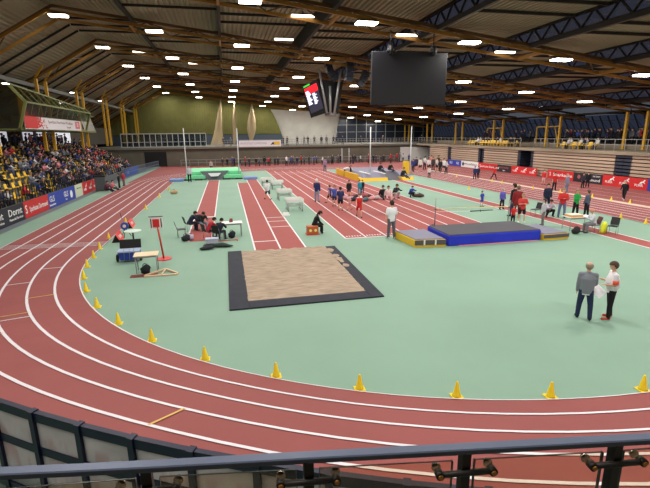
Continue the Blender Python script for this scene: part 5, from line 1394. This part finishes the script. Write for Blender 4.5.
tag(obj('yellow_vest', (lambda bm: (loftt(bm, [Vector((0, 0, z)) for z in (0, .2, .45, .62)], [.22, .2, .2, .1], [.12, .1, .09, .05], XA), bm)[1])(B()), mat('hivis', (226, 240, 60), .6), None, True, G(603, 233)), 'bright yellow vest between the maroon chair and the empty chair', 'vest')
# scoreboard on red post
t = thing('result_board', 'manual result board on a red post with red base plate, left green area', 'scoreboard', G(164, 259))
hh = AY(160, 229, G(164, 259).y).z; ht = AY(160, 216.5, G(164, 259).y).z
bm = B(); lathe(bm, [(.34, 0), (.34, .03), (.1, .05)], n=20); obj('base_plate', bm, K_red, t)
bm = B(); tube(bm, (0, 0, .04), (-.16, 0, ht-.15), .04); obj('post', bm, mat('post_red', (196, 66, 56), .5), t)
bm = B(); box(bm, -.46, .1, -.03, .03, hh, ht); bevel(obj('white_board', bm, M_white, t), .01)
bm = B(); box(bm, -.31, -.04, -.06, -.03, hh+.1, ht-.1); obj('red_number_box', bm, K_red, t)
bm = B(); box(bm, -.47, .12, -.04, .04, ht-.01, ht+.015); obj('top_bar', bm, M_dark, t)
for s in (-.38, .04):
    bm = B(); box(bm, s-.02, s+.02, -.04, -.028, hh+.08, ht-.08); obj('digit_strip', bm, M_dark, t)
# blue cart
t = thing('equipment_cart', 'blue equipment cart with dark lid and big wheel behind the small table', 'cart', G(130.5, 261)); t.scale = (.72, .8, .85)
bm = B(); hexa(bm, ((-.5, -.3, .12), (.5, -.3, .12), (.5, .35, .12), (-.5, .35, .12)), ((-.58, -.35, .55), (.6, -.35, .55), (.6, .4, .55), (-.58, .4, .55))); bevel(obj('tub', bm, mat('cart_blue', (44, 64, 160), .5), t), .02)
bm = B(); box(bm, -.62, .64, -.4, .42, .55, .62); obj('rim', bm, mat('rim_pale', (170, 185, 215), .5), t)
bm = B(); hexa(bm, ((-.6, .3, .62), (.62, .3, .62), (.62, .42, .62), (-.6, .42, .62)), ((-.6, .45, 1.05), (.62, .45, 1.05), (.62, .52, 1.05), (-.6, .52, 1.05))); obj('lid', bm, M_black, t)
for s in (-.7, .62):
    bm = B(); tube(bm, (s-.05, 0, .2), (s+.05, 0, .2), .2, .2, 18); obj('wheel', bm, M_black, t)
for x in (-.25, .05, .3):
    bm = B(); tube(bm, (x, -.36, .1), (x+.05, -.4, .75), .014); obj('brace', bm, M_steel, t)
# lying wooden triangle, maroon mat
p = G(165, 275); t = thing('timber_triangle', 'triangular pale wooden frame lying in front of the small table', 'frame', p)
bm = B(); bar(bm, (-.75, -.1, .03), (.5, -.08, .03), .09, .05); bar(bm, (-.75, -.05, .05), (-.05, .7, .05), .07, .05); bar(bm, (.5, -.05, .05), (-.05, .7, .05), .07, .05); bar(bm, (-.1, -.1, .06), (-.05, .6, .06), .05, .04); obj('timber', bm, mat('timber', (214, 184, 150), .6), t)
tag(obj('floor_mat', (lambda bm: (box(bm, -.5, .5, -.16, .16, 0, .02), bm)[1])(B()), mat('mat_maroon', (120, 52, 50), .8), None, False, G(147, 275.5)+Vector((-.1, -.02, 0))), 'small maroon mat on the floor under the small table', 'mat')
t = thing('side_stand', 'thin stand with pale round top behind the blue cart', 'stand', G(134, 243))
bm = B(); tube(bm, (0, 0, 0), (0, 0, .62), .04); obj('post', bm, M_black, t); bm = B(); lathe(bm, [(.42, .62), (.42, .65)], n=20); obj('top', bm, mat('stand_top', (200, 215, 205), .5), t)
# small A boards
for i, ((px, py), lab) in enumerate((((118.5, 240), 'small red tent shaped board with white lettering, nearer one'), ((130.5, 226.5), 'small red tent shaped board with white lettering, farther one'))):
    p = G(px, py); q_ = G(122, 232)-G(113, 243); t = thing('tent_board', lab, 'sign', p, math.atan2(q_.y, q_.x)); t.scale = (.75, .85, .85)
    bm = B(); w_ = .85
    for s in (-1, 1): quad(bm, ((-w_, s*.25, 0), (w_, s*.25, 0), (w_, 0, .5), (-w_, 0, .5)))
    o = obj('red_panel', bm, mat('tent_red', (226, 62, 58), .5), t); o.modifiers.new('s', 'SOLIDIFY').thickness = .01
    for sx_ in (w_, -w_):
        bm = B(); bm.faces.new([bm.verts.new(v) for v in ((sx_, -.24, 0), (sx_, .24, 0), (sx_, 0, .49))]); obj('end_panel', bm, M_black, t)
    for s in (1, -1):
        Mx = Matrix.Rotation(0 if s > 0 else PI, 4, 'Z') @ Matrix.Translation((0, -.14, .24)) @ Matrix.Rotation(R(-26.5), 4, 'X')
        text('PUMA', .3, Mx, K_ink, parent=t)
t = thing('timing_device', 'blue round timing fan on a tripod between the red tent boards', 'device', G(126, 237))
bm = B(); tube(bm, (0, -.08, .62), (0, .08, .62), .2, .2, 20); obj('round_case', bm, mat('device_blue', (60, 80, 170), .5), t)
bm = B(); tube(bm, (0, -.095, .62), (0, -.08, .62), .09, .09, 14); obj('face', bm, M_white, t)
for a in range(3):
    bm = B(); tube(bm, (0, 0, .5), (.3*math.cos(a*2.1+.4), .3*math.sin(a*2.1+.4), 0), .018); obj('leg', bm, M_black, t)
bm = B(); tube(bm, (-.1, 0, 1.0), (-.15, 0, 1.35), .012); obj('antenna', bm, M_black, t)
# tall grey padding block left
a, b = G(98, 191), G(108, 190.5)
t = thing('padded_block', 'tall grey padded block at the stand wall next to the red cat board', 'padding', ((a.x+b.x)/2-.1, a.y, 0))
bm = B(); box(bm, -.5, .5, -.25, .25, 0, 1.45); bevel(obj('padding', bm, mat('pad_grey', (84, 92, 96), .7), t), .05)
bm = B(); box(bm, -.55, .55, -.3, .3, 1.45, 1.52); obj('cap', bm, M_black, t)
tag(obj('crossbar', (lambda bm: (tube(bm, (u1.x, u1.y, 1.03), (u2.x, u2.y, 1.03), .02), bm)[1])(B()), mat('bar_pale', (230, 220, 150), .5)), 'pale crossbar lying across the two high jump uprights', 'crossbar')
tag(obj('fallen_stand', (lambda bm: (tube(bm, (-.9, 0, .03), (.9, .1, .03), .03), tube(bm, (-.3, -.3, .03), (.1, .4, .03), .025), bm)[2])(B()), M_dark, None, False, G(482, 211)), 'dark stand lying flat by the child in blue', 'stand')
# ------------------------------------------------------------------ world
w = bpy.data.worlds.new('world'); SC.world = w; w.use_nodes = True
w.node_tree.nodes['Background'].inputs[0].default_value = (.34, .37, .45, 1)
w.node_tree.nodes['Background'].inputs[1].default_value = .2
SC.view_settings.view_transform = 'Standard'; SC.view_settings.look = 'None'
SC.view_settings.exposure = 0.0; SC.view_settings.gamma = 1.0; SC.view_settings.use_curve_mapping = False
